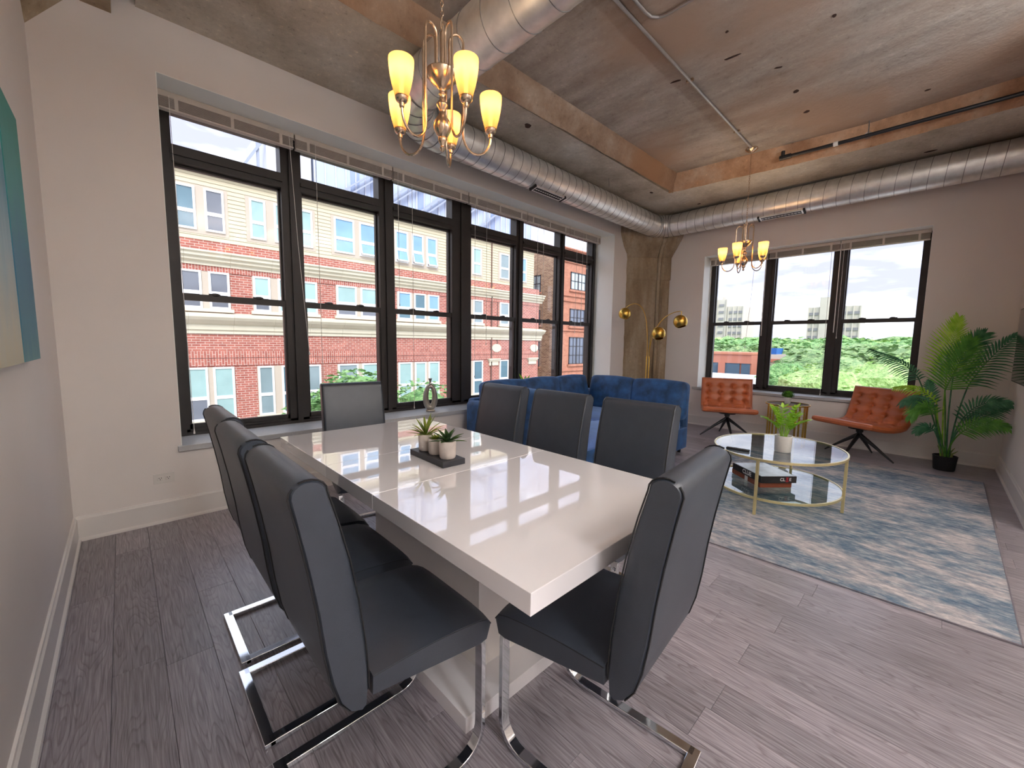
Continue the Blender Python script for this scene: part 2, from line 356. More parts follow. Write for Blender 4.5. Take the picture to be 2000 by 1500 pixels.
def brickmat(name, c1, c2, mortar, sc=1.0, axis='xz', tilt=False):
    m, nt, b = newmat(name); L = nt.links.new
    g = N(nt, 'ShaderNodeNewGeometry'); sp = N(nt, 'ShaderNodeSeparateXYZ'); cb = N(nt, 'ShaderNodeCombineXYZ'); L(g.outputs['Position'], sp.inputs[0])
    u = 'Y' if axis == 'yz' else 'X'
    if tilt: L(sp.outputs['Z'], cb.inputs[0]); L(sp.outputs[u], cb.inputs[1])
    else: L(sp.outputs[u], cb.inputs[0]); L(sp.outputs['Z'], cb.inputs[1])
    br = N(nt, 'ShaderNodeTexBrick', i_Scale=sc, i_Color1=c1, i_Color2=c2, i_Mortar=mortar)
    br.inputs['Brick Width'].default_value = .21; br.inputs['Row Height'].default_value = .072; br.inputs['Mortar Size'].default_value = .008
    L(cb.outputs[0], br.inputs['Vector'])
    n = N(nt, 'ShaderNodeTexNoise', i_Scale=4.0, i_Detail=4.0); L(g.outputs['Position'], n.inputs['Vector'])
    r = ramp(nt, [(.3, (.82, .82, .82, 1)), (.7, (1.1, 1.1, 1.1, 1))]); L(n.outputs['Fac'], r.inputs[0])
    mx = N(nt, 'ShaderNodeMix', data_type='RGBA', blend_type='MULTIPLY'); mx.inputs['Factor'].default_value = 1
    L(br.outputs['Color'], mx.inputs['A']); L(r.outputs[0], mx.inputs['B']); L(mx.outputs['Result'], b.inputs['Base Color'])
    b.inputs['Roughness'].default_value = .9
    return m
BRICK = brickmat('red_brick', D(lin(198, 120, 104)), D(lin(178, 100, 88)), D(lin(222, 196, 184)))
SOLDIER = brickmat('red_brick_soldier_course', D(lin(198, 120, 104)), D(lin(178, 100, 88)), D(lin(222, 196, 184)), tilt=True)
OBRICK = brickmat('orange_brick', D(lin(212, 144, 118)), D(lin(198, 128, 104)), D(lin(206, 156, 130)))
TBRICK = brickmat('tan_side_brick', D(lin(196, 158, 124)), D(lin(150, 108, 84)), D(lin(206, 188, 168)), axis='yz')

# ================================================================== room shell
Y1, X2, X0, Y3 = 3.709, 6.814, -.288, -.576
G1, G2 = Y1+.36, X2+.32            # planes of the window frames
OX0, OX1, OZ0, OZ1 = .267, 5.808, .53, 3.05       # opening in the window wall
PY0, PY1, PZ0, PZ1 = .136, 2.682, .615, 2.718     # opening in the far wall
ZT = 3.62                           # top of walls
rng = random.Random(3)
def jag(a, b, n, amp):
    return [(a[0]+(b[0]-a[0])*i/n+rng.uniform(-amp, amp), a[1]+(b[1]-a[1])*i/n) for i in range(n+1)]
# back wall with the long window: one mesh of five pieces; the right end is ragged where the plaster stops at the column
mb = MB()
mb.box(-.5, OX0, Y1, Y1+.42, -.1, ZT)
mb.box(OX0, OX1, Y1, Y1+.42, -.1, OZ0-.04); mb.box(OX0, OX1, Y1, Y1+.42, OZ1, ZT)
edge = jag((6.21, 0), (6.20, 2.72), 40, .008)+jag((6.19, 2.80), (6.05, 3.42), 12, .01)
mb.prism([(OX1, -.1), (6.2, -.1)]+edge+[(6.05, ZT), (OX1, ZT)], Y1, Y1+.10, 'y')
mb.box(OX1, 5.95, Y1+.10, Y1+.42, -.1, ZT)
struct('wall_back', mb, PAINT)
mb = MB()   # far wall
mb.box(X2, X2+.38, -1.2, PY0, -.1, ZT); mb.box(X2, X2+.38, PY0, PY1, -.1, PZ0-.04); mb.box(X2, X2+.38, PY0, PY1, PZ1, ZT)
edge = jag((3.255, 0), (3.265, 2.80), 40, .008)+jag((3.26, 2.84), (3.12, 3.30), 10, .01)
mb.prism([(PY1, -.1), (3.255, -.1)]+edge+[(3.12, ZT), (PY1, ZT)], X2, X2+.10, 'x')
mb.box(X2+.10, X2+.38, PY1, 3.0, -.1, ZT)
struct('wall_far', mb, PAINT)
# thin white plaster lining of the reveals
mb = MB(); e = .004
mb.box(OX0, OX1, Y1-.001, G1, OZ1-e, OZ1); mb.box(OX1-e, OX1, Y1-.001, G1, OZ0, OZ1-e); mb.box(OX0, OX0+e, Y1-.001, G1, OZ0, OZ1-e)
struct('trim_1', mb, REVEAL)
mb = MB()
mb.box(X2-.001, G2, PY0, PY1, PZ1-e, PZ1); mb.box(X2-.001, G2, PY1-e, PY1, PZ0, PZ1-e); mb.box(X2-.001, G2, PY0, PY0+e, PZ0, PZ1-e)
struct('trim_2', mb, REVEAL)
mb = MB(); mb.box(X0-.2, X0, -4.6, Y1, -.1, ZT); struct('wall_left', mb, PAINT)
mb = MB(); mb.box(4.6, X2, Y3-.15, Y3, -.1, ZT); mb.box(4.6, 4.75, -4.4, Y3-.15, -.1, ZT); struct('wall_right', mb, PAINT)
mb = MB(); mb.box(-.5, 4.75, -4.6, -4.4, -.1, ZT); struct('wall_rear', mb, PAINT)
mb = MB(); mb.box(-.5, 7.2, -4.6, 4.1, -.12, -.013); fl = struct('floor', mb, pm('subfloor', lin(50, 44, 42), .8))
# planks, each its own piece; they run towards the window wall
PW = .155; cnt = 0; rest = MB()
i = 0; x = -.412+.155
xs = [X0]; x = -.258
while x < X2: xs.append(x); x += PW
xs.append(X2)
for a, b_ in zip(xs[:-1], xs[1:]):
    y = Y1-rng.uniform(.15, 1.2); ycur = Y1
    lo = Y3 if a > 4.7 else -.62
    cuts = [Y1]
    while y > lo+.15: cuts.append(y); y -= 1.22
    cuts.append(lo)
    for k in range(len(cuts)-1):
        m = MB(); m.cbox(a+.0004, b_-.0004, cuts[k+1]+.0005, cuts[k]-.0005, -.013, 0, .0009)
        m.build('plank', WOOD, fl); cnt += 1
    if a < 4.7:
        yy = lo
        while yy > -4.4:
            rest.cbox(a+.0007, min(b_, 4.75)-.0007, max(yy-1.22, -4.4)+.0008, yy-.0008, -.013, 0, .0009); yy -= 1.22
rest.build('plank', WOOD, fl, kind='stuff')

# baseboards: flat board, small cap and a shoe at the floor
def baseboard(name, p0, p1, n):
    p0, p1, n = Vector(p0), Vector(p1), Vector(n); d = (p1-p0)
    prof = [(0, 0), (.028, 0), (.026, .012), (.016, .022), (.016, .142), (.010, .150), (.008, .158), (0, .160)]
    vs = []; m = len(prof)
    for q in (p0, p1):
        for a, z in prof: vs.append((q.x+n.x*a, q.y+n.y*a, z))
    mb = MB(); mb.add(vs, [tuple(range(m))[::-1], tuple(range(m, 2*m))]+[(i, (i+1) % m, m+(i+1) % m, m+i) for i in range(m)])
    struct(name, mb, TRIM)
baseboard('baseboard_left', (X0, -4.4), (X0, Y1), (1, 0))
baseboard('baseboard_back', (X0, Y1), (6.2, Y1), (0, -1))
baseboard('baseboard_far', (X2, Y3), (X2, 3.25), (-1, 0))
baseboard('baseboard_right', (4.6, Y3), (X2, Y3), (0, 1))
# stone sills
mb = MB(); mb.box(OX0-.02, OX1, Y1-.028, G1, OZ0-.035, OZ0+.005); mb.build('trim_3', SILL, bevel=.003)['kind'] = 'structure'
mb = MB(); mb.box(X2-.028, G2, PY0, PY1+.075, PZ0-.03, PZ0+.008); mb.build('trim_4', SILL, bevel=.003)['kind'] = 'structure'
mb = MB()

# ceiling: slab, perimeter beams with rough inner faces, corner pieces
mb = MB(); mb.box(-.5, 7.3, -4.6, 4.2, 3.60, 3.9); ce = struct('ceiling', mb, SLAB)
def rough_beam(name, corners_low, corners_up, z0, z1, mat, n=60, amp=.012):
    "ragged sloping inner face of a beam between two polylines"
    a0, a1 = Vector(corners_low[0]), Vector(corners_low[1]); b0, b1 = Vector(corners_up[0]), Vector(corners_up[1])
    vs = []; m = 4
    for i in range(n+1):
        t = i/n; p = a0.lerp(a1, t); q = b0.lerp(b1, t)
        for k in range(m+1):
            s = k/m; r = p.lerp(q, s); j = noise.noise(Vector((r.x*6+k*3, r.y*6, k*1.7)))*amp*(1 if 0 < k < m else .4)
            vs.append((r.x+j, r.y+j, z0+(z1-z0)*s+(noise.noise(Vector((r.x*9, r.y*9, 5)))*.006 if k == 0 else 0)))
    fs = [(i*(m+1)+k, (i+1)*(m+1)+k, (i+1)*(m+1)+k+1, i*(m+1)+k+1) for i in range(n) for k in range(m)]
    mb = MB().add(vs, fs); return mb.build(name, mat, ce, smooth=True, angle=60)
mb = MB(); mb.box(.19, 7.2, 2.74, 4.1, 3.40, 3.602); mb.build('beam', SOFFIT, ce)
mb = MB(); mb.prism([(5.60, 2.74), (5.80, .65), (5.72, -.7), (7.2, -.7), (7.2, 2.74)], 3.40, 3.602); mb.build('beam', SOFFIT, ce)
rough_beam('beam_face', [(.19, 2.745), (5.62, 2.69)], [(.19, 2.66), (5.62, 2.60)], 3.392, 3.602, BEAMF, 90, .022)
rough_beam('beam_face', [(5.60, 2.74), (5.80, .65)], [(5.50, 2.74), (5.69, .65)], 3.397, 3.602, RUST, 40)
rough_beam('beam_face', [(5.80, .65), (5.72, -.6)], [(5.69, .65), (5.61, -.6)], 3.397, 3.602, RUST, 24)
mb = MB(); mb.box(-.06, .075, 3.52, 3.75, 3.30, 3.602); mb.build('beam', COLUMN, ce)
mb = MB()
vs = [(X0, Y1, 3.06), (-.04, Y1, 3.38), (X0, 3.28, 3.38), (-.04, Y1, 3.602), (X0, 3.28, 3.602), (X0, Y1, 3.602)]
mb.add(vs, [(0, 1, 2), (1, 3, 4, 2), (0, 5, 3, 1), (0, 2, 4, 5)]); mb.build('capital', COLUMN, ce)
# holes and rusty inserts left in the slab
for (hx, hy, hz, sx, sy, rz) in [(3.66, 1.32, 3.6, .013, .060, .1), (3.64, 1.77, 3.6, .012, .052, .2), (4.537, 1.067, 3.6, .026, .026, 0), (4.99, 1.073, 3.6, .028, .024, 0), (3.72, .68, 3.6, .016, .014, 0), (4.06, 1.096, 3.6, .012, .03, .4),
        (5.33, .242, 3.6, .014, .022, 0), (3.35, 1.256, 3.6, .012, .012, 0), (2.974, 2.921, 3.4, .045, .032, .3), (5.418, 2.907, 3.4, .035, .022, 0), (6.325, 2.621, 3.4, .02, .03, .2), (6.36, .213, 3.4, .02, .06, 0), (2.2, .9, 3.6, .01, .03, .3)]:
    m = MB(); n = 9; pts = []
    for k in range(n):
        a = 2*PI*k/n; q = rng.uniform(.7, 1.15); pts.append((sx*q*math.cos(a), sy*q*math.sin(a)))
    m.prism(pts, hz-.003, hz+.01, M=T(hx, hy, 0, rz)); m.build('rusty_insert', pm('rusty_insert', lin(60, 36, 24), .9, var=.4, scale=60), ce)

# concrete corner column with flared capital and a capped conduit ridge
P0 = [(6.12, 3.80), (6.22, 3.73), (6.30, 3.665), (6.63, 3.39), (6.655, 3.42), (6.70, 3.30), (6.78, 3.25), (6.95, 3.22), (6.95, 4.0), (6.12, 4.0)]
P1 = [(5.96, 3.74), (6.04, 3.62), (6.14, 3.50), (6.44, 3.22), (6.47, 3.24), (6.54, 3.13), (6.66, 3.06), (6.95, 3.02), (6.95, 4.0), (5.96, 4.0)]
def loft(levels):
    vs = []; n = len(levels[0][0])
    for poly, z in levels: vs += [(x, y, z) for x, y in poly]
    fs = [(l*n+i, l*n+(i+1) % n, (l+1)*n+(i+1) % n, (l+1)*n+i) for l in range(len(levels)-1) for i in range(n)]
    fs += [tuple(range(n))[::-1], tuple((len(levels)-1)*n+i for i in range(n))]
    return MB().add(vs, fs)
mix = lambda t: [(a[0]*(1-t)+b_[0]*t, a[1]*(1-t)+b_[1]*t) for a, b_ in zip(P0, P1)]
big = [(a[0]-.012, a[1]-.012) for a in P0]
c = loft([(P0, -.05), (P0, 2.40)]).build('trim_5', COLUMN); c['kind'] = 'structure'
loft([(big, 2.40), (big, 2.76)]).build('collar', COLUMN, c)
loft([(mix(.05), 2.76), (mix(.9), 3.06), (P1, 3.12), (P1, 3.41)]).build('capital', COLUMN, c)
mb = MB(); mb.tube([(6.645, 3.36, 0), (6.645, 3.36, 2.72), (6.60, 3.30, 2.9), (6.52, 3.2, 3.05)], .03, 12); mb.build('ridge', COLUMN, c, smooth=True)

# ================================================================== windows
def frame_set(winname, axis, G, bays, z0, z1, meet, transom, o0, o1):
    "axis 'x': wall along x (frames at y = G, room on the -y side); axis 'y': wall along y (frames at x = G)"
    root = thing(winname, None, None, (0, 0, 0)); root['kind'] = 'structure'
    def B(mb, u0, u1, d0, d1, za, zb):   # d measured outwards from the frame plane
        if axis == 'x': mb.box(u0, u1, G+d0, G+d1, za, zb)
        else: mb.box(G+d0, G+d1, u0, u1, za, zb)
    def piece(name, boxes, mat=ALU, bevel=0):
        m = MB()
        for b in boxes: B(m, *b)
        return m.build(name, mat, root, bevel=bevel)
    piece('head', [(o0, o1, 0, .12, z1-.06, z1), (o0, o1, -.015, .02, z1-.03, z1)])
    piece('bottom_rail', [(o0, o1, 0, .12, z0, z0+.045), (o0, o1, -.02, .03, z0, z0+.025)])
    edges = [o0]+[v for b in bays for v in b]+[o1]
    for i in range(0, len(edges), 2):
        a, b = edges[i], edges[i+1]
        if b-a < .03: continue
        m = [(a, b, .0, .12, z0, z1)]
        if b-a > .08: m += [((a+b)/2-.022, (a+b)/2+.022, -.022, .02, z0, z1)]
        piece('mullion', m)
    for (a, b) in bays:
        top = transom[0] if transom else z1-.06
        s = .034
        # lower sash sits inside, upper sash outside
        piece('sash', [(a-.006, a+s*.5, .012, .045, z0+.045, meet+.05), (b-s*.5, b+.006, .012, .045, z0+.045, meet+.05), (a, b, .012, .045, z0+.045, z0+.085), (a, b, .006, .045, meet, meet+.052)])
        piece('sash', [(a-.006, a+s*.4, .055, .09, meet, top), (b-s*.4, b+.006, .055, .09, meet, top), (a, b, .055, .09, top-.02, top), (a, b, .055, .09, meet+.004, meet+.04)])
        if transom: piece('transom_bar', [(a-.01, b+.01, -.004, .12, transom[0], transom[1]), (a-.01, b+.01, -.018, .02, transom[0]+.045, transom[0]+.075)])
        for q in (.3, .72):
            u = a+(b-a)*q
            m = MB()
            if axis == 'x': m.sphere((u, G+.012, meet+.055), .02, 10, 6, (1.7, .8, .7)); m.box(u-.045, u+.02, G-.004, G+.02, meet+.05, meet+.062)
            else: m.sphere((G+.012, u, meet+.055), .02, 10, 6, (.8, 1.7, .7)); m.box(G-.004, G+.02, u-.045, u+.02, meet+.05, meet+.062)
            m.build('sash_lock', ALU, root, smooth=True)
        piece('glass_pane', [(a, b, .028, .030, z0+.08, meet+.01)], PANE); piece('glass_pane', [(a, b, .072, .074, meet+.03, top-.01)], PANE)
        if transom: piece('glass_pane', [(a, b, .072, .074, transom[1]-.005, z1-.05)], PANE)
    return root
bays1 = [(.355, 1.085), (1.25, 1.985), (2.15, 2.895), (3.18, 3.955), (4.095, 4.88), (5.0, 5.715)]
frame_set('window_1', 'x', G1, bays1, OZ0+.005, OZ1, 1.600, (2.625, 2.745), OX0, OX1)
bays2 = [(.20, .925), (1.07, 1.765), (1.90, 2.61)]
frame_set('window_2', 'y', G2, bays2, PZ0+.008, PZ1, 1.632, None, PY0, PY1)

# raised blinds: headrail, stack of slats, bottom rail, brackets, cords
def blind(axis, u0, u1, ztop, d, lab, cords, wand=None, zc=.6):
    def P(u, e, z): return (u, d+e, z) if axis == 'x' else (d+e, u, z)
    def box(m, a, b, e0, e1, za, zb):
        if axis == 'x': m.box(a, b, d+e0, d+e1, za, zb)
        else: m.box(d+e0, d+e1, a, b, za, zb)
    root = thing('raised_blind', lab, 'blind', P((u0+u1)/2, 0, ztop-.13), group=None)
    def put(o):
        o.location = -root.location; return o
    m = MB(); box(m, u0+.006, u1-.006, -.022, .022, ztop-.04, ztop); put(m.build('headrail', BLINDM, root))
    m = MB(); z = ztop-.044
    for k in range(9): box(m, u0+.012, u1-.012, -.025+rng.uniform(-.002, .002), .022, z-.0035, z-.001); z -= .0072
    put(m.build('slat_stack', pm('blind_slat', lin(204, 195, 186), .5, var=.05), root))
    m = MB(); box(m, u0+.01, u1-.01, -.024, .022, z-.014, z-.002); put(m.build('bottom_rail', BLINDM, root))
    for q in (.12, .5, .88):
        u = u0+(u1-u0)*q; m = MB(); box(m, u-.011, u+.011, -.027, -.0255, z-.016, ztop-.03); put(m.build('ladder_tape', BLINDM, root))
    for (u, zb, sl) in cords:
        m = MB(); m.tube([P(u, -.03, ztop-.03), P(u+sl*.4, -.03, (ztop+zb)/2), P(u+sl, -.03, zb)], .0022, 6); m.lathe([(.001, .012), (.006, -.02), (.006, -.03)], 8, T(*P(u+sl, -.03, zb)))
        put(m.build('pull_cord', WHITEPL, root))
    if wand:
        u, zb = wand; m = MB(); m.tube([P(u, -.035, ztop-.03), P(u, -.035, zb)], .005, 6); put(m.build('tilt_wand', WHITEPL, root))
    return root
ub = [.28, 1.165, 2.07, 3.03, 4.02, 4.93, 5.74]
names = ['first raised cream blind from the left at the top of the long window', 'second raised cream blind from the left on the long window', 'third raised cream blind along the long window, above the pane behind the oval vase',
         'fourth raised cream blind along the long window, just right of the widest mullion', 'fifth raised cream blind along the long window, next to last on the right', 'last raised cream blind on the long window, beside the white reveal']
cs = [[(.345, .60, 0.02), (1.12, 1.2, .10)], [(1.33, .56, 0)], [(2.12, 1.7, 0), (2.28, .6, .0)], [(3.12, .9, 0), (3.30, 1.3, 0)], [(4.22, 1.2, 0), (4.34, 1.6, 0)], [(5.1, 1.5, 0), (5.25, 1.55, 0), (5.36, 2.5, 0)]]
for i in range(6): blind('x', ub[i], ub[i+1], 3.045, 3.945, names[i], cs[i])
names = ['raised blind over the right third of the far window, nearest the palm', 'raised blind over the middle third of the far window', 'raised blind over the left third of the far window, behind the far chandelier']
for i, (a, b, c_, w_) in enumerate([(.145, .99, [(.95, 1.45, 0)], (.985, 1.50)), (.99, 1.83, [(1.08, .66, -.01)], (1.85, 1.46)), (1.83, 2.67, [(2.0, 1.3, .06)], (2.645, 1.44))]):
    blind('y', a, b, 2.712, X2+.20, names[i], c_, w_)

# ================================================================== outside
GZ = -9.6
FY = 15.0
SIDING = pm('cream_clapboard', D(lin(240, 228, 196), .66), .7, var=.02, scale=2)
LIMESTONE = pm('cream_limestone', D(lin(240, 232, 208), .70), .7, var=.04, scale=3)
WTRIM = pm('white_window_trim', D(lin(250, 250, 252), .9), .5, var=.01)
BEIGEP = pm('beige_panel', D(lin(228, 214, 196), .62), .7, var=.02)
def panemat(name, c): return pm(name, c, .12, var=.12, scale=1.2, spec=.8)
PG = [panemat('pane_green_blind', D(lin(170, 206, 204))), panemat('pane_blue', D(lin(140, 186, 222))), panemat('pane_grey', D(lin(120, 126, 138))), panemat('pane_teal', D(lin(96, 134, 150))), panemat('pane_mixed', D(lin(150, 170, 176))), panemat('pane_ochre', D(lin(196, 180, 140)))]
ASPH = pm('pale_concrete_paving', lin(176, 174, 170), .9, var=.1, scale=2)
mb = MB(); mb.box(-60, 900, -500, 500, GZ-.5, GZ); g = mb.build('street_ground', ASPH); g['kind'] = 'structure'

bA = thing('apartment_building', 'long apartment building across the street, cream siding over red brick with white windows', 'building', (9, FY, GZ))
def put(o, root):   # world-coordinate mesh under a root that is not at the origin
    o.location = -root.location; return o
BX0, BX1 = -14.0, 16.35
def A(name, mat, *boxes, **k):
    m = MB()
    for b in boxes: m.box(*b)
    return put(m.build(name, mat, bA, **k), bA)
A('brick_wall', BRICK, (BX0, BX1, FY, FY+10, GZ, 4.16))
A('upper_storey', SIDING, (BX0, 15.9, FY+.02, FY+10, 4.16, 6.12))
m = MB(); z = 4.16        # clapboards, one joined part
while z < 6.05:
    v = [(BX0, FY+.02, z), (15.9, FY+.02, z), (15.9, FY-.012, z+.004), (BX0, FY-.012, z+.004), (BX0, FY+.006, z+.118), (15.9, FY+.006, z+.118)]
    m.add(v, [(0, 1, 2, 3), (3, 2, 5, 4)]); z += .118
put(m.build('clapboards', SIDING, bA, kind='stuff'), bA)
A('roof_fascia', WTRIM, (BX0, 16.0, FY-.22, FY+10, 6.10, 6.26), (BX0, 15.95, FY-.12, FY, 6.02, 6.10))
A('soldier_course', SOLDIER, (BX0, BX1, FY-.03, FY, 3.28, 3.44), (BX0, BX1, FY-.03, FY, .50, .72), (BX0, BX1, FY-.03, FY, .74, .94))
m = MB()
for z0, prof in ((3.44, [(0, 0), (-.06, 0), (-.06, .07), (-.10, .10), (-.16, .13), (-.16, .19), (-.24, .24), (-.24, .31), (-.30, .35), (-.30, .40), (0, .44)]),
                 (1.46, [(0, 0), (-.05, 0), (-.05, .08), (-.10, .12), (-.10, .26), (-.18, .30), (-.30, .40), (-.36, .48), (-.36, .54), (-.10, .60), (0, .62)])):
    poly = [(FY+a, z0+b) for a, b in prof]; x = BX0
    while x < BX1:   # cornice stones with open joints
        m.prism(poly, x+.002, min(x+1.1, BX1+.2)-.002, 'x'); x += 1.1
    put(m.build('cornice', LIMESTONE, bA), bA); m = MB()
# pilasters and medallions towards the corner
A('downpipe', pm('downpipe', D(lin(120, 90, 80)), .6), (12.93, 12.99, FY-.06, FY, GZ, 4.16), (12.93, 12.97, FY-.05, FY, 4.16, 6.1), (13.35, 13.38, FY-.02, FY, .5, 3.3))
for x in (13.3, 16.0):
    m = MB(); m.prism([(x+.30*math.cos(2*PI*k/24), 1.05+.20*math.sin(2*PI*k/24)) for k in range(24)], FY-.05, FY, 'y')
    put(m.build('medallion', LIMESTONE, bA), bA)
for x in (12.75, 15.5):
    A('pilaster_cap', LIMESTONE, (x, x+.75, FY-.14, FY, .48, .54), (x+.03, x+.72, FY-.10, FY, .40, .48), (x+.08, x+.66, FY-.06, FY, .20, .40))
rw = random.Random(5)
def sash_window(x0, x1, z0, z1, pm_i, tilt=False, blind=.6):
    "white double sash window of the facade with two panes as sub-parts"
    t = .055; zm = z0+(z1-z0)*.42
    m = MB(); y = FY
    m.box(x0, x0+t, y-.06, y+.02, z0, z1); m.box(x1-t, x1, y-.06, y+.02, z0, z1); m.box(x0+t, x1-t, y-.06, y+.02, z1-t, z1); m.box(x0+t, x1-t, y-.06, y+.02, z0, z0+t)
    m.box(x0+t, x1-t, y-.05, y+.02, zm-.05, zm+.05)
    o = put(m.build('window', WTRIM, bA), bA)
    m = MB(); m.box(x0+t, x1-t, y-.03, y-.02, zm+.05, z1-t); m.build('pane', PG[pm_i], o)
    if tilt:
        M_ = T(0, y-.04, zm-.04, rx=-.28)
        m = MB(); h = zm-.04-z0-.02
        m.box(x0+.02, x0+.06, -.02, .02, -h, 0, M_); m.box(x1-.06, x1-.02, -.02, .02, -h, 0, M_); m.box(x0+.02, x1-.02, -.02, .02, -h, -h+.05, M_); m.box(x0+.02, x1-.02, -.02, .02, -.03, 0, M_)
        m.build('hopper_sash', WTRIM, o)
        m = MB(); m.box(x0+.05, x1-.05, -.005, .005, -h+.03, -.02, M_); m.build('pane', PG[1], o)
        m = MB(); m.box(x0+t, x1-t, y-.015, y-.005, z0+t, zm-.05); m.build('pane', PG[2], o)
    else:
        m = MB(); m.box(x0+t, x1-t, y-.03, y-.02, z0+t, zm-.05); m.build('pane', PG[(pm_i+(2 if pm_i in (0, 1) else 0)) % 5 if rw.random() < .5 else pm_i], o)
def group(xs, z0, z1, mats, frame, tilts=()):
    A('window_surround', BEIGEP if not frame else WTRIM, (xs[0][0]-.10, xs[-1][1]+.10, FY-.018, FY+.01, z0-.10, z1+.06))
    if not frame: pass
    for i, (a, b) in enumerate(xs): sash_window(a, b, z0, z1, mats[i % len(mats)], tilt=i in tilts)
R1 = (4.42, 5.62)
group([(1.29, 1.75), (1.96, 2.43)], *R1, [3, 2], False)
group([(3.08, 3.51), (3.75, 4.18), (4.46, 4.90)], *R1, [0, 0], False)
group([(5.62, 6.33), (6.52, 7.24)], *R1, [1, 1], False, (1,))
group([(7.95, 8.50), (8.68, 9.20), (9.36, 9.86)], *R1, [1, 1], False, (0, 1, 2))
group([(10.45, 10.9), (11.10, 11.5)], *R1, [1, 4], False)
group([(11.78, 12.30)], *R1, [0], False); group([(13.47, 14.08)], *R1, [4], False); group([(14.95, 15.3)], *R1, [1], False)
def brickrow(z0, z1, sets):
    for xs, mats in sets:
        A('window_surround', BEIGEP, (xs[0][0]-.02, xs[-1][1]+.02, FY-.018, FY+.01, z0, z1))
        A('window_sill', LIMESTONE, (xs[0][0]-.08, xs[-1][1]+.08, FY-.10, FY, z0-.10, z0))
        for i, (a, b) in enumerate(xs): sash_window(a, b, z0, z1, mats[i % len(mats)])
brickrow(2.20, 3.28, [([(1.29, 1.78), (1.95, 2.46)], [2, 2]), ([(3.08, 3.55), (3.77, 4.22), (4.50, 4.98)], [0, 0]), ([(5.64, 6.36), (6.52, 7.28)], [0, 0]),
    ([(8.02, 8.62), (8.76, 9.30), (9.42, 9.96)], [1, 3]), ([(10.4, 10.9), (11.1, 11.6), (11.85, 12.40)], [4, 4]), ([(13.50, 14.1), (14.3, 14.8)], [4, 0])])
brickrow(-1.13, .46, [([(1.29, 1.80), (1.93, 2.46)], [0, 0]), ([(3.10, 3.55), (3.78, 4.22), (4.50, 5.02)], [4, 3]), ([(5.62, 6.36), (6.52, 7.30)], [4, 0]),
    ([(8.02, 8.62), (8.76, 9.30), (9.42, 9.96)], [0, 0]), ([(10.4, 10.9), (11.1, 11.6), (11.85, 12.42)], [3, 3]), ([(13.52, 14.1), (14.4, 15.0)], [3, 3])])
brickrow(-4.2, -2.6, [([(1.29, 1.80), (1.93, 2.46)], [0, 0]), ([(3.10, 3.55), (3.78, 4.22), (4.50, 5.02)], [4, 3]), ([(5.62, 6.36), (6.52, 7.30)], [4, 0]), ([(8.02, 8.62), (8.76, 9.30), (9.42, 9.96)], [0, 0])])

# orange brick building further down the street
bB = thing('apartment_building', 'orange brick building with dark multi-pane windows, right of the cream building', 'building', (29, FY, GZ))
def Bp(name, mat, *boxes, M=None, **k):
    m = MB()
    for b in boxes: m.box(*b)
    return put(m.build(name, mat, bB, **k), bB)
BBX = 18.25
Bp('front_wall', OBRICK, (BBX, 41.2, FY, FY+12, GZ, 6.75))
m = MB(); m.box(BBX-.03, BBX, FY+.02, FY+12, GZ, 6.7); put(m.build('side_wall', TBRICK, bB), bB)
for z in (5.95, 6.2, 6.45, 6.7, 3.75, 4.05, 2.05, -.3): Bp('belt_course', OBRICK, (BBX-.05, 41.25, FY-.08, FY, z, z+.07))
PINK = pm('pale_stone_quoin', D(lin(196, 100, 88)), .8, var=.1)
for x in (20.75, 23.7, 26.7, 29.7, 32.7, 35.7, 38.7):
    m = MB(); z = GZ
    while z < 5.9: m.box(x-(.18 if int(z*10) % 2 else .12), x+.18, FY-.04, FY, z, z+.20); z += .26
    put(m.build('quoins', PINK, bB), bB)
DARKW = pm('dark_window_bars', D(lin(74, 74, 82)), .5); LITE = panemat('pane_white', D(lin(214, 232, 236))); DG = panemat('pane_dark', D(lin(120, 130, 150)))
def bwin(x0, x1, z0, z1, mt, side=False, y0=0):
    m = MB(); t = .05; n = 4; rws = 2 if z1-z0 < 1.1 else 3
    def bx(a, b, za, zb):
        if side: m.box(BBX-.08, BBX-.03, a, b, za, zb)
        else: m.box(a, b, FY-.06, FY, za, zb)
    bx(x0, x0+t, z0, z1); bx(x1-t, x1, z0, z1); bx(x0, x1, z1-t, z1); bx(x0, x1, z0, z0+t); bx((x0+x1)/2-.05, (x0+x1)/2+.05, z0, z1)
    for q in (.27, .73): bx(x0+(x1-x0)*q-.015, x0+(x1-x0)*q+.015, z0, z1)
    for k in range(1, rws): bx(x0, x1, z0+(z1-z0)*k/rws-.015, z0+(z1-z0)*k/rws+.015)
    o = put(m.build('window', DARKW, bB), bB)
    m = MB()
    if side: m.box(BBX-.06, BBX-.05, x0+t, x1-t, z0+t, z1-t)
    else: m.box(x0+t, x1-t, FY-.03, FY-.02, z0+t, z1-t)
    m.build('pane', mt, o)
    m = MB()
    if side: m.box(BBX-.10, BBX-.03, x0-.06, x1+.06, z0-.10, z0)
    else: m.box(x0-.1, x1+.1, FY-.10, FY, z0-.12, z0)
    m.build('sill', OBRICK, o)
for k, x in enumerate((19.0, 22.0, 25.0, 28.0, 31.0, 34.0, 37.0)):
    for j, (a, b) in enumerate(((4.45, 5.45), (2.35, 3.35), (.1, 1.7), (-2.5, -.9))): bwin(x, x+1.4, a, b, LITE if j == 0 else DG)
for (a, b) in ((4.35, 5.35), (2.4, 3.3), (-.1, 1.4), (-3, -1.4)): bwin(16.6, 17.3, a, b, DG if a < 4 else LITE, side=True)
m = MB(); m.box(20, 36, FY+4, FY+11, 6.75, 8.1); put(m.build('penthouse', pm('mauve_panel', D(lin(206, 200, 218)), .7), bB), bB)

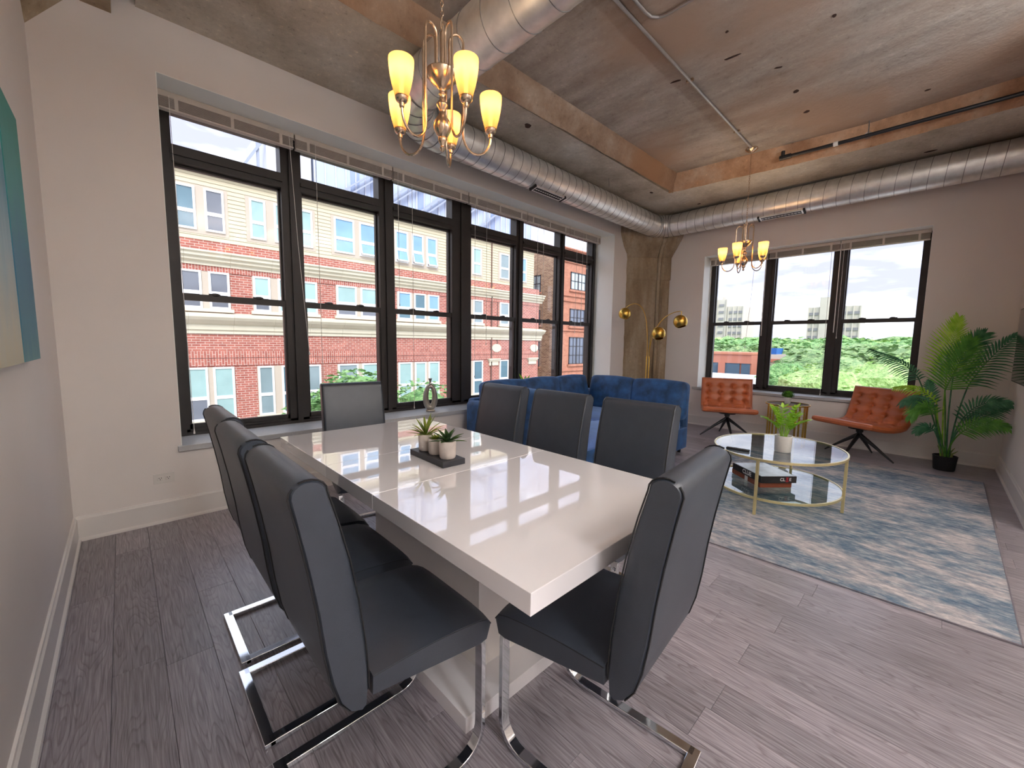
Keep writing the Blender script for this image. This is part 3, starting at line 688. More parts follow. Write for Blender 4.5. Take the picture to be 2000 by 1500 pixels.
# pale glass tower behind
bC = thing('glass_tower', 'tall pale blue glass tower rising behind the cream apartment building', 'building', (24, 34, GZ))
GT = pm('tower_glass', D(lin(196, 210, 236)), .15, var=.10, scale=.5, spec=.8); GM = pm('tower_mullion', D(lin(228, 232, 244)), .5, var=.02); GD = pm('tower_dark_glass', D(lin(160, 178, 214)), .15, var=.1, scale=.4, spec=.8)
def Cp(name, mat, *boxes, M=None, **k):
    m = MB()
    for b in boxes: m.box(*b, M)
    return put(m.build(name, mat, bC, **k), bC)
TX0, TX1, TY = 11.4, 35.5, 34.0
Cp('facade', GT, (TX0, TX1, TY, TY+12, GZ, 42))
bx = []; x = TX0
while x < TX1: bx.append((x-.04, x+.04, TY-.10, TY, 8, 42)); x += .8
z = 9.0
while z < 42: bx.append((TX0, TX1, TY-.12, TY, z, z+.18)); z += 3.1
Cp('mullion_grid', GM, *bx)
for x in (14.2, 15.9, 20.4, 24.6, 25.8, 29.2, 32.0): Cp('glass_bay', GD, (x, x+.72, TY-.05, TY, 8, 42))
for k in range(9):    # diagonal bars standing in for roof reflections in the glass
    x = 12.2+k*1.75; m = MB(); m.box(-.06, .06, -.3, 0, 0, 5.2, T(x, TY-.3, 12.2+(k % 2)*.8, ry=.9)); put(m.build('reflection_bar', pm('reflection_bar_grey', D(lin(176, 186, 206)), .5), bC), bC)
bD = thing('apartment_building', 'pale grey rooftop structure left of the glass tower, seen through the first transom', 'building', (8.7, 34, GZ))
m = MB(); m.box(8.2, 11.2, 34, 40, GZ, 16.6); m.box(7.9, 11.3, 33.8, 34.2, 16.3, 16.7); put(m.build('wall', pm('pale_tower', D(lin(222, 226, 238)), .7), bD), bD)
m = MB(); m.box(-.08, .08, -.1, .1, 0, 4.2, T(6.7, 33.9, 13.1, ry=.55)); m.box(7.6, 7.75, 33.9, 34.1, 12, 15.8); put(m.build('roof_brace', pm('steel_brace', D(lin(170, 180, 200)), .5), bD), bD)

# ---- towers beyond the park
CONC = pm('pale_concrete_tower', D(lin(226, 220, 206)), .8, var=.03, scale=.3); DW = pm('tower_window', D(lin(150, 150, 152)), .4, var=.1, scale=.2)
def tower(label, px_, py_, boxes, win):
    t = thing('residential_tower', label, 'building', (px_, py_, GZ))
    m = MB()
    for b in boxes: m.box(*b)
    m.build('wall', CONC, t)
    for (y0, y1, n, ztop) in win:
        w = MB(); z = ztop-3.2; nn = 0
        while z > 6 and nn < 20:
            for k in range(n):
                yy = y0+(y1-y0)*(k+.5)/n; w.box(-.5, 0.1, yy-1.5, yy+1.5, z-1.6, z)
            z -= 4.6; nn += 1
        w.build('windows', DW, t)
        for k in range(n+1):
            pass
    rb = MB()
    for (y0, y1, n, ztop) in win:
        for k in range(n+1): yy = y0+(y1-y0)*k/n; rb.box(-.6, 0, yy-.3, yy+.3, 0, ztop)
    rb.build('rib', CONC, t)
    return t
t = tower('pale concrete apartment tower seen in the left pane of the far window', 300, 100,
    [(0, 25, -9, 1.5, 0, 28-GZ), (0, 25, 1.5, 14, 0, 33-GZ), (2, 20, 14, 26, 0, 30-GZ), (4, 8, 4, 6, 33-GZ, 35-GZ)], [(-9, 0, 3, 28-GZ), (1.5, 14, 2, 33-GZ), (14, 26, 2, 30-GZ)])
t = tower('wider pale concrete apartment tower seen across the middle and right panes of the far window', 300, 43,
    [(0, 25, -12, 12, 0, 25-GZ), (-1, 20, 2.5, 6.5, 0, 30.5-GZ), (3, 20, -3, 2.5, 0, 27-GZ)], [(-12, -3, 3, 25-GZ), (6.6, 12, 2, 25-GZ), (2.6, 6.4, 1, 30.5-GZ)])

# ---- trees
def canopymat(name, a, b_, c_):
    m, nt, b = newmat(name); L = nt.links.new
    g = N(nt, 'ShaderNodeNewGeometry'); n = N(nt, 'ShaderNodeTexNoise', i_Scale=1.6, i_Detail=6.0, i_Roughness=.7); L(g.outputs['Position'], n.inputs['Vector'])
    r = ramp(nt, [(.34, a), (.5, b_), (.66, c_)]); L(n.outputs['Fac'], r.inputs[0]); L(r.outputs[0], b.inputs['Base Color']); b.inputs['Roughness'].default_value = .8
    n2 = N(nt, 'ShaderNodeTexNoise', i_Scale=3.0, i_Detail=5.0); L(g.outputs['Position'], n2.inputs['Vector'])
    bp = N(nt, 'ShaderNodeBump', i_Strength=1.0, i_Distance=.4); L(n2.outputs['Fac'], bp.inputs['Height']); L(bp.outputs[0], b.inputs['Normal'])
    return m
CAN = [canopymat('canopy_green', D(lin(90, 140, 84), .9), D(lin(134, 182, 112), .9), D(lin(180, 214, 148), .9)), canopymat('canopy_deep', D(lin(104, 146, 92), .9), D(lin(142, 176, 116), .9), D(lin(184, 208, 146), .9)), canopymat('canopy_light', D(lin(128, 170, 98), .95), D(lin(168, 204, 124), .95), D(lin(206, 230, 164), .95))]
BARK = pm('bark', D(lin(96, 80, 66)), .9, var=.2)
def blob(mb, c, r, sub=2, amp=.35, sz=.7, sd=0):
    bm = bmesh.new(); bmesh.ops.create_icosphere(bm, subdivisions=sub, radius=1)
    vs = []
    for v in bm.verts:
        p = v.co; k = 1+amp*noise.noise(p*2.3+Vector((sd, sd*1.7, 0)))+amp*.5*noise.noise(p*5+Vector((sd, 0, sd)))
        vs.append((c[0]+p.x*r*k, c[1]+p.y*r*k, c[2]+p.z*r*k*sz))
    bm.verts.index_update(); mb.add(vs, [tuple(v.index for v in f.verts) for f in bm.faces]); bm.free()
def leaves(mb, centres, n, size, rr):
    for _ in range(n):
        c, r = rr.choice(centres); d = Vector((rr.gauss(0, 1), rr.gauss(0, 1), rr.gauss(0, 1))).normalized(); q = r*rr.uniform(.85, 1.12)
        p = Vector((c[0]+d.x*q, c[1]+d.y*q, c[2]+d.z*q*.7)); M_ = Matrix.Translation(p) @ Matrix.Rotation(rr.uniform(0, 6.28), 4, 'Z') @ Matrix.Rotation(rr.uniform(-1.2, 1.2), 4, 'X')
        s = size*rr.uniform(.6, 1.3); mb.add([(-s, 0, 0), (0, -s*.45, 0), (s, 0, 0), (0, s*.45, 0)], [(0, 1, 2, 3)], M_)
def make_tree(x, y, ztop, R, mat, lab, group=None, nb=9, nl=900, ls=.35, seed=1, grp=None):
    rr = random.Random(seed); root = thing('tree', lab, 'tree', (x, y, GZ), group=grp); H = ztop-GZ
    cs = []
    for k in range(nb):
        a = rr.uniform(0, 6.28); q = R*rr.uniform(.15, .7); cs.append(((q*math.cos(a), q*math.sin(a), H-R*.55-rr.uniform(0, .55)*R), R*rr.uniform(.36, .52)))
    cs.append(((0, 0, H-R*.5), R*.6))
    m = MB()
    for i, (c, r) in enumerate(cs): blob(m, c, r*(.70 if ls < .1 else .9), 2, .3, .7, i*3.1+seed)
    leaves(m, cs, nl, ls, rr); m.build('crown', mat, root)
    m = MB(); m.tube([(0, 0, 0), (.1, 0, H*.4), (0, .1, H-R)], [.32*R/4, .22*R/4, .1], 8)
    for k in range(4): m.tube([(.05, 0, H*.42), (cs[k][0][0]*.6, cs[k][0][1]*.6, cs[k][0][2]-R*.2)], [.12*R/4, .05], 6)
    m.build('trunk', BARK, root); return root
S = 'street trees below the long window'
make_tree(4.75, 11.2, .62, 1.7, CAN[0], 'young street tree behind the far head chair, in front of the red brick facade', nb=12, nl=9000, ls=.095, seed=3)
make_tree(7.1, 11.6, .15, 1.9, CAN[0], 'street tree below the long window, behind the oval vase', nb=12, nl=9000, ls=.095, seed=4)
make_tree(2.2, 12.4, -2.8, 1.6, CAN[0], 'low street tree top near the left end of the long window', nb=9, nl=1500, ls=.09, seed=5)
k = 0
for (x, y, zt, R, mi, lab) in [(42, 6.2, .3, 6.0, 2, 'bright park tree straight below the middle pane of the far window'), (30, 3.6, -1.6, 4.2, 2, 'pale low tree crown behind the side table plant, outside the far window'),
        (44, 2.6, .8, 6.0, 2, 'yellow-green tree low in the right pane of the far window'), (62, 13.4, -.2, 4.5, 0, 'mid-green tree outside, just right of the left mullion of the far window'), (58, .6, 1.2, 6.5, 2, 'light tree at the right edge of the far window view'),
        (70, 9, .9, 7, 1, 'deep green tree in the middle pane, behind the bright one'), (28, 8.6, -2.6, 3.6, 2, 'small pale tree at the sill line of the middle pane')]:
    make_tree(x, y, zt, R, CAN[mi], lab, nb=14, nl=5000, ls=.22, seed=20+k); k += 1
# distant wood: crowns merge, nobody could count them
rr = random.Random(11)
for i, (xa, xb, n, zt, mi, R) in enumerate([(84, 120, 60, 1.4, 1, 6.5), (120, 200, 120, 3.2, 0, 8), (200, 285, 160, 4.6, 1, 10), (150, 240, 60, 3.6, 2, 8)]):
    m = MB(); cs_ = []
    for k in range(n):
        x = rr.uniform(xa, xb); y = x*rr.uniform(-.12, .46)
        if x < 100 and y/x > .16: continue
        blob(m, (x, y, zt-R*.7+rr.uniform(-1.2, .6)), R*rr.uniform(.8, 1.2)*.93, 2, .35, .7, k*1.3)
        m.box(x-.3, x+.3, y-.3, y+.3, GZ, zt-R); cs_.append(((x, y, zt-R*.7), R))
    leaves(m, cs_, 26000, .45+.0035*xa, rr)
    o = m.build('park_canopy', CAN[mi], None); tag(o, ['nearest band of park tree tops beyond the low roofs', 'second band of park tree tops, mid green', 'farthest band of park tree tops below the towers', 'scattered pale tree tops in the park'][i], 'trees', kind='stuff')
# low buildings beyond
def lowb(lab, boxes, mats, root):
    t = thing('low_building', lab, 'low building', root)
    for nm, mt, bs in boxes:
        m = MB()
        for b in bs: m.box(*b)
        put(m.build(nm, mt, t), t)
WHITEROOF = pm('white_roof', D(lin(236, 236, 240)), .7, var=.02); SAL = pm('salmon_brick', D(lin(214, 140, 116)), .85, var=.05); DARKG = pm('dark_opening', D(lin(86, 110, 130)), .5, var=.1)
lowb('salmon brick car deck with dark openings in the left pane of the far window', [('wall', SAL, [(86, 96, 24.0, 33.5, GZ, -.2), (85.7, 86, 24.0, 33.5, -2.0, -.2), (85.5, 86, 28.6, 29.8, GZ, -2)]), ('parapet', pm('orange_coping', D(lin(224, 150, 120)), .8), [(85.5, 96.2, 23.9, 33.6, -.3, .1)]),
    ('opening', DARKG, [(85.8, 85.95, 29.6, 32.8, -4.6, -1.6), (85.8, 85.95, 26.0, 28.6, -4.2, -1.6), (85.8, 85.95, 24.2, 25.7, -4.2, -1.8)])], None, (90, 29, GZ))
t = thing('low_building', 'long white flat roof below the salmon car deck', 'low building', (55, 15, GZ))
q = [(38, 9.8), (80, 19.6), (80, 29.0), (38, 14.0)]
m = MB(); m.prism(q, -4.0, -3.7); put(m.build('roof', WHITEROOF, t), t)
m = MB(); m.prism([(a*.998+.1, b) for a, b in q], GZ, -4.0); put(m.build('wall', pm('white_wall', D(lin(228, 226, 226)), .8), t), t)
for (x, y, sx, sy, h) in ((46, 12.3, .5, .5, .7), (60, 17.2, 4, 1.6, .9), (52, 15.6, .3, .3, 1.2)):
    m = MB(); m.box(x-sx, x+sx, y-sy, y+sy, -3.7, -3.7+h); put(m.build('roof_hatch', WHITEROOF if sx > 1 else DARKG, t), t)
BLUET = pm('blue_tarp', D(lin(40, 112, 200)), .5, var=.1)
lowb('cream building with a blue rooftop canopy between the tree tops', [('wall', pm('cream_wall', D(lin(228, 216, 204)), .8), [(92, 100, 17.2, 25.2, GZ, -.2)]), ('band', SAL, [(91.8, 92, 20.5, 24, -1.7, -1.1)]), ('blue_canopy', BLUET, [(92, 97, 21.5, 24.2, -.2, 1.0)])], None, (96, 21, GZ))

# ================================================================== overhead: ducts, conduit, pipe, chandeliers
t = thing('air_duct', 'round galvanised spiral duct with slot diffusers running along both window walls', 'duct', (6.4, 3.3, 3.21))
def dput(o): o.location = -t.location; return o
DR, DZ, DY, DX = .165, 3.21, 3.32, 6.5
def run(p0, p1, r=DR, step=.13):
    p0, p1 = Vector(p0), Vector(p1); m = MB(); m.tube([p0, p1], r, 48); dput(m.build('duct_run', GALV, t, smooth=True))
    d = (p1-p0); l = d.length; d.normalize(); m = MB(); n = int(l/step)
    sl = d.cross(Vector((0, 0, 1))).normalized()
    for i in range(1, n):   # raised lock seams, slightly helical
        c = p0+d*(i*step); u = Vector((0, 0, 1)); q = sl
        pts = []
        for k in range(36):
            a = 2*PI*k/36; pts.append(c+(u*math.cos(a)+q*math.sin(a))*(r+.001)+d*(.02*math.cos(a)))
        m.tube(pts, .0028, 5, closed=True)
    dput(m.build('lock_seams', GALVEDGE, t, smooth=True, kind='stuff'))
def elbow(c, a0, a1, R, r=DR, gores=5):
    m = MB(); rings = []
    pts = [Vector((c[0]+R*math.cos(a0+(a1-a0)*i/gores), c[1]+R*math.sin(a0+(a1-a0)*i/gores), c[2])) for i in range(gores+1)]
    m.tube(pts, r+.002, 48, cap=False); dput(m.build('elbow', GALV, t, smooth=True, angle=8))
    m = MB()
    for i, p in enumerate(pts):
        a = a0+(a1-a0)*i/gores; rad = Vector((math.cos(a), math.sin(a), 0))
        m.tube([p+(rad*math.cos(b)+Vector((0, 0, 1))*math.sin(b))*(r+.004) for b in [2*PI*k/36 for k in range(36)]], .004, 5, closed=True)
    dput(m.build('gore_seams', GALVEDGE, t, smooth=True, kind='stuff'))
ER = .26
E2 = .50
run((1.74+E2, DY, DZ), (DX-ER, DY, DZ))
run((DX, DY-ER, DZ), (DX, -.57, DZ))
run((1.74, DY-E2, DZ), (1.74, -3.5, DZ), r=.165, step=.22)
elbow((DX-ER, DY-ER, DZ), PI/2, 0, ER)
elbow((1.74+E2, DY-E2, DZ), PI/2, PI, E2, gores=6)
for (c, ax) in (((3.70, DY, DZ), 'x'), ((DX, 1.58, DZ), 'y')):   # slot diffusers on the lower room side
    ang = -.62 if ax == 'x' else -.85
    Mx = Matrix.Translation(c) @ (Matrix.Identity(4) if ax == 'x' else Matrix.Rotation(-PI/2, 4, 'Z')) @ Matrix.Rotation(-PI/2-ang+PI, 4, 'X')
    if ax == 'x': dirv = Vector((0, -math.cos(1.35), -math.sin(1.35)))
    else: dirv = Vector((-math.cos(1.3), 0, -math.sin(1.3)))
    along = Vector((1, 0, 0)) if ax == 'x' else Vector((0, 1, 0)); side = dirv.cross(along)
    base = Vector(c)+dirv*(DR-.01)
    F = Matrix((along, side, dirv)).transposed().to_4x4(); F.translation = base
    m = MB(); m.box(-.25, .25, -.045, .045, 0, .024, F); v = dput(m.build('diffuser', GALV, t, bevel=.003))
    m = MB()
    for k in range(2): m.box(-.23, .23, -.030+k*.04, -.010+k*.04, .023, .026, F)
    for k in range(12): m.box(-.225+k*.038, -.220+k*.038, -.032, .032, .022, .028, F)
    m.build('slots', BLACK, v)
    for q in (-.27, .25):
        m = MB(); m.box(q, q+.02, -.05, .05, -.005, .030, F); m.build('end_cap', BLACK, v)
for y in (2.35, ): 
    m = MB(); m.tube([(6.4, y, 3.37), (6.4, y, 3.60)], .003, 6); dput(m.build('hanger_wire', GALVEDGE, t))
m = MB(); m.tube([(4.6, 3.05, 3.30), (4.6, 3.06, 3.40)], .003, 6); dput(m.build('hanger_wire', GALVEDGE, t))

t = thing('electrical_conduit', 'thin steel conduit running along the slab to the far chandelier', 'conduit', (4.0, 1.67, 3.585))
m = MB(); m.tube([(-2.76, 0, 0), (1.385, 0, 0)], .012, 10); m.build('conduit_run', STEELC, t, smooth=True)
m = MB(); m.tube([(-2.6, -.09, 0), (-1.25, -.09, 0), (-1.19, -.10, 0), (-1.145, -.135, 0), (-1.13, -.19, 0), (-1.13, -1.9, 0)], .011, 10); m.build('bent_conduit', STEELC, t, smooth=True)
for x in (-1.8, -.3, .9):
    m = MB(); m.box(x-.012, x+.012, -.03, .03, -.004, .014); m.build('strap', NICKEL, t)

t = thing('sprinkler_pipe', 'black iron pipe hung from the slab near the far wall', 'pipe', (5.63, .5, 3.46))
m = MB(); m.tube([(-.02, .90, -.0), (0, .3, 0), (.0, -1.06, 0)], .018, 10); m.build('pipe_run', BLACKMETAL, t, smooth=True)
m = MB(); m.tube([(-.02, .90, -.02), (-.02, .90, .07)], .020, 10); m.tube([(-.02, .93, 0), (-.02, .82, 0)], .026, 10); m.build('end_fitting', BLACKMETAL, t, smooth=True)
m = MB(); m.tube([(-.004, .44, .0), (-.004, .40, .0)], .024, 10); m.build('coupling', WHITEPL, t, smooth=True)
m = MB(); m.tube([(0, .16, .0), (0, .16, .14)], .005, 6); m.tube([(0, .16+.03*math.cos(a), .03*math.sin(a)) for a in [2*PI*k/14 for k in range(14)]], .004, 5, closed=True); m.build('hanger_rod', GALVEDGE, t)

# lit glass shade: thin frosted glass around a real bulb
def shademat():
    m, nt, b = newmat('frosted_amber_glass'); L = nt.links.new; nt.nodes.remove(b); out = nt.nodes['Material Output']
    tr = N(nt, 'ShaderNodeBsdfTranslucent', i_Color=lin(190, 150, 100)); df = N(nt, 'ShaderNodeBsdfDiffuse', i_Color=lin(200, 168, 124)); tp = N(nt, 'ShaderNodeBsdfTransparent', i_Color=lin(240, 190, 120))
    n = N(nt, 'ShaderNodeTexNoise', i_Scale=40.0); r = ramp(nt, [(.3, (.52, .52, .52, 1)), (.7, (.62, .62, .62, 1))]); L(n.outputs['Fac'], r.inputs[0])
    a = N(nt, 'ShaderNodeMixShader'); L(r.outputs[0], a.inputs[0]); L(df.outputs[0], a.inputs[1]); L(tr.outputs[0], a.inputs[2])
    c = N(nt, 'ShaderNodeMixShader', i_0=.16); L(a.outputs[0], c.inputs[1]); L(tp.outputs[0], c.inputs[2]); L(c.outputs[0], out.inputs[0])
    return m
SHADE = shademat()
def emis(name, c, s):
    m, nt, b = newmat(name); nt.nodes.remove(b); e = N(nt, 'ShaderNodeEmission', i_Color=c, i_Strength=s); nt.links.new(e.outputs[0], nt.nodes['Material Output'].inputs[0]); return m
BULB = emis('warm_bulb', lin(255, 216, 140), 5)
BULBW = 1.15
def chandelier(x, y, rz, lab, zc=3.6):
    Z0 = 2.198
    root = thing('chandelier', lab, 'chandelier', (x, y, Z0), rz, group='five arm chandeliers')
    m = MB(); m.lathe([(.065, zc-Z0), (.065, zc-Z0-.012), (.045, zc-Z0-.03), (.012, zc-Z0-.04), (.001, zc-Z0-.045)], 24); m.build('canopy', NICKEL, root, smooth=True)
    m = MB(); z = .585; k = 0
    while z < zc-Z0-.05:
        M_ = T(0, 0, z, rz=(PI/2)*(k % 2)); m.tube([M_ @ Vector((.0065*math.cos(a), 0, .014*math.sin(a))) for a in [2*PI*i/10 for i in range(10)]], .0018, 4, closed=True); z += .0215; k += 1
    m.build('chain', NICKEL, root, smooth=True)
    m = MB(); m.tube([(.030*math.cos(a), 0, .555+.030*math.sin(a)) for a in [2*PI*i/24 for i in range(24)]], .0028, 6, closed=True); m.build('loop', NICKEL, root, smooth=True)
    m = MB(); m.lathe([(.0, .530), (.009, .528), (.009, .36), (.020, .358), (.076, .350), (.078, .342), (.050, .305), (.024, .283), (.014, .275), (.013, .262), (.017, .256), (.013, .250), (.013, .232), (.026, .215), (.027, .205), (.014, .188), (.012, .178), (.022, .160), (.034, .140), (.042, .118), (.040, .098), (.028, .076), (.018, .066), (.022, .060), (.018, .045), (.009, .030), (.008, .024), (.014, .018), (.010, .008), (.0, 0)], 28)
    m.build('stem', NICKEL, root, smooth=True, angle=60)
    for k in range(5):
        a = 2*PI*k/5; M_ = Matrix.Rotation(a, 4, 'Z')
        arch = [(.034, .350), (.034, .49)]+[(.067-.033*math.cos(s), .49+.040*math.sin(s)) for s in [PI*i/10 for i in range(1, 10)]]+[(.100, .49), (.100, .11)]
        u = [(.167-.067*math.cos(s), .095-.085*math.sin(s)) for s in [PI*i/12 for i in range(0, 13)]]
        path = [(p[0], 0, p[1]) for p in arch+u+[(.234, .105)]]
        m = MB(); m.tube(path, .0058, 8, M=M_); arm = m.build('arm', NICKEL, root, smooth=True)
        m = MB(); Ms = M_ @ Matrix.Translation((.234, 0, -.022)); m.lathe([(.008, .118), (.011, .122), (.011, .136), (.022, .142), (.027, .150), (.028, .162), (.0, .163)], 20, Ms); m.build('holder', NICKEL, arm, smooth=True)
        m = MB(); prof = [(.027, .155), (.030, .17), (.040, .205), (.047, .24), (.0515, .275), (.0535, .305), (.053, .311)]; m.lathe(prof, 28, Ms, cap=False)
        m.build('shade', SHADE, root, smooth=True)
        m = MB(); m.sphere((0, 0, .245), .015, 12, 8, (1, 1, 1.35), Ms); m.tube([(0, 0, .16), (0, 0, .23)], .009, 8, M=Ms); b = m.build('bulb', BULB, arm, smooth=True)
        ld = bpy.data.lights.new('bulb_light', 'POINT'); ld.energy = BULBW; ld.color = (1, .72, .44); ld.shadow_soft_size = .025
        lo = bpy.data.objects.new('bulb_light', ld); link(lo, arm); lo.location = Ms @ Vector((0, 0, .262))
    return root
chandelier(1.155, 1.70, math.radians(45), 'near five light chandelier with amber glass shades over the white dining table')
chandelier(5.45, 1.684, math.radians(34), 'far five light chandelier hanging on a chain in front of the far window')

# ================================================================== dining table
t = thing('dining_table', 'white high gloss pedestal dining table with a seamed rectangular top', 'table', (1.065, 1.53, 0))
for (a, b) in ((-.965, -.191), (-.189, .269), (.271, .965)):
    m = MB(); m.box(-.4565, .4565, a, b, .705, .760); m.build('tabletop', GLOSS, t, bevel=.0015)
m = MB(); m.box(-.155, .155, -.42, .44, .055, .705); m.build('pedestal', WHITESIDE, t, bevel=.001)
m = MB(); m.box(-.315, .315, -.55, .57, 0, .058); m.build('base', GLOSS, t, bevel=.001)

# ================================================================== dining chairs
def make_chair(lab):
    root = thing('dining_chair', lab, 'chair', group='charcoal cantilever dining chairs')
    # backrest: curved padded panel, profile in xz, 0.41 wide
    rear = [(-.148, .412), (-.176, .424), (-.200, .460), (-.217, .52), (-.230, .60), (-.241, .70), (-.256, .80), (-.274, .90), (-.289, .972)]
    front = [(-.134, .420), (-.128, .455), (-.128, .50), (-.133, .58), (-.146, .69), (-.165, .80), (-.189, .90), (-.209, .970)]
    topc = [(-.249-.040*math.cos(a), .973+.034*math.sin(a)) for a in [PI*k/9 for k in range(1, 9)]]
    loop = rear+topc+front[::-1]; n = len(loop); W = .205
    cx = sum(p[0] for p in loop)/n; m = MB(); vs = []; ys = [-W, -W+.006, -W+.02, -W*.5, 0, W*.5, W-.02, W-.006, W]
    for j, y in enumerate(ys):
        for i, (x, z) in enumerate(loop):
            s = {0: .84, 8: .84, 1: .95, 7: .95}.get(j, 1.0)
            # shrink towards the panel's mid line at the edges
            k = min(range(len(rear)), key=lambda q: abs(rear[q][1]-z)); mx = (rear[k][0]+front[min(k, len(front)-1)][0])/2
            dz = 0 if .36 < z < .96 else 0
            vs.append((mx+(x-mx)*s, y, z if z < .972 else .972+(z-.972)*s))
    fs = [(j*n+i, j*n+(i+1) % n, (j+1)*n+(i+1) % n, (j+1)*n+i) for j in range(len(ys)-1) for i in range(n)]
    fs += [tuple(range(n))[::-1], tuple((len(ys)-1)*n+i for i in range(n))]
    m.add(vs, fs); b = m.build('backrest', LEATHER, root, smooth=True, angle=50)
    for sy in (-1, 1):
        for L_ in (rear[1:]+topc[:2], front[1:]+topc[:1:-1]):
            m = MB(); m.tube([(x, sy*(W-.004), z) for x, z in L_], .0022, 5); m.build('piping', PIPING, b, smooth=True)
    # seat: thick pad with crowned top and dropped rounded nose
    m = MB(); nx, ny = 14, 10; top = []; bot = []
    def prof(u):   # u 0 rear .. 1 front
        x = -.12+u*.396
        zt = .500-.030*u+.010*math.sin(PI*u)-.036*max(0, (u-.86)/.14)**2.2
        zb = .428-.050*min(1, u*1.15)+.030*max(0, (u-.90)/.10)**2
        return x, zt, zb
    vs = []; cols_ = []
    for i in range(nx+1):
        u = i/nx; x, zt, zb = prof(u); hw = .208-.0*u-.018*max(0, (u-.9)/.1)**2
        ring = []
        for j in range(ny+1):
            v = -1+2*j/ny; e = 1-abs(v)**8
            ring.append((x, v*hw, zt-.014*(abs(v)**6)))
        ring2 = [(x, hw*.985*(1-2*j/ny), zb+.006*abs(1-2*j/ny)**4) for j in range(ny+1)]
        cols_.append(ring+ring2)
    k = len(cols_[0])
    for r in cols_: vs += r
    fs = [(i*k+j, i*k+(j+1) % k, (i+1)*k+(j+1) % k, (i+1)*k+j) for i in range(nx) for j in range(k)]
    fs += [tuple(range(k))[::-1], tuple(nx*k+j for j in range(k))]
    m.add(vs, fs); s = m.build('seat', LEATHER, root, smooth=True, angle=40)
    for sy in (-1, 1):
        m = MB(); m.tube([(x, sy*(.2065-.018*max(0, (u-.9)/.1)**2), zt-.017) for u in [i/12 for i in range(13)] for (x, zt, zb) in [prof(u)]], .0022, 5); m.build('piping', PIPING, s, smooth=True)
    # chrome cantilever frame
    for sy in (-1, 1):
        y = sy*.183; r = .06
        path = [(.10, .405), (.205, .400)]+[(.205+.035*math.sin(a), .365+.035*math.cos(a)) for a in [PI/2*i/6 for i in range(1, 7)]]
        path += [(.240, .10)]+[(.240-.085*(1-math.cos(a)), .0975-.0875*math.sin(a)) for a in [PI/2*i/8 for i in range(1, 9)]]+[(-.245, .010)]
        m = MB(); m.bar(path, .034, .016, y=y); m.build('leg', CHROME, root, smooth=True, angle=25, bevel=.002)
        m = MB(); m.lathe([(.0001, 0), (.009, .001), (.009, .004), (.0001, .006)], 12, T(.2475, y, .350, ry=PI/2)); m.build('bolt', CHROME, root, smooth=True)
    m = MB(); m.box(-.262, -.228, -.2, .2, .002, .018); m.build('rear_bar', CHROME, root, bevel=.002)
    m = MB(); m.box(.12, .15, -.17, .17, .396, .412); m.build('cross_rail', CHROME, root)
    return root
place = [((.515, 1.095), 0, 'charcoal dining chair nearest the camera on the left side of the white table'),
    ((.512, 1.570), 0, 'middle of the three charcoal chairs on the left side of the table'),
    ((.530, 2.010), 0, 'farthest of the three charcoal chairs on the left side, by the stone sill'),
    ((1.70, 2.10), PI, 'charcoal chair across the table, farthest of three, in front of the sofa end'),
    ((1.70, 1.575), PI, 'middle charcoal chair across the table, in front of the blue sofa seat'),
    ((1.70, 1.055), PI, 'charcoal chair across the table nearest the rug'),
    ((1.125, 2.62), math.radians(-100), 'charcoal head chair at the far end of the table, back to the long window'),
    ((1.030, .655), math.radians(95), 'charcoal head chair at the near end of the table, its back to the camera')]
c0 = make_chair(place[0][2])
for i, ((x, y), rz, lab) in enumerate(place):
    if i == 0: c0.location = (x, y, 0); c0.rotation_euler = (0, 0, rz)
    else: dup(c0, (x, y, 0), rz, lab)

# ================================================================== rug
m = MB(); m.prism([(2.775, -.37), (5.985, -.425), (5.83, 1.73), (2.70, 1.77)], 0.0, .009); r = m.build('area_rug', RUG); tag(r, 'distressed blue and grey area rug under the coffee table', 'rug')
m = MB(); q = [(2.775, -.37, .006), (5.985, -.425, .006), (5.83, 1.73, .006), (2.70, 1.77, .006)]; m.tube(q, .005, 6, closed=True); m.build('binding', pm('rug_binding', lin(120, 114, 122), .9), r)

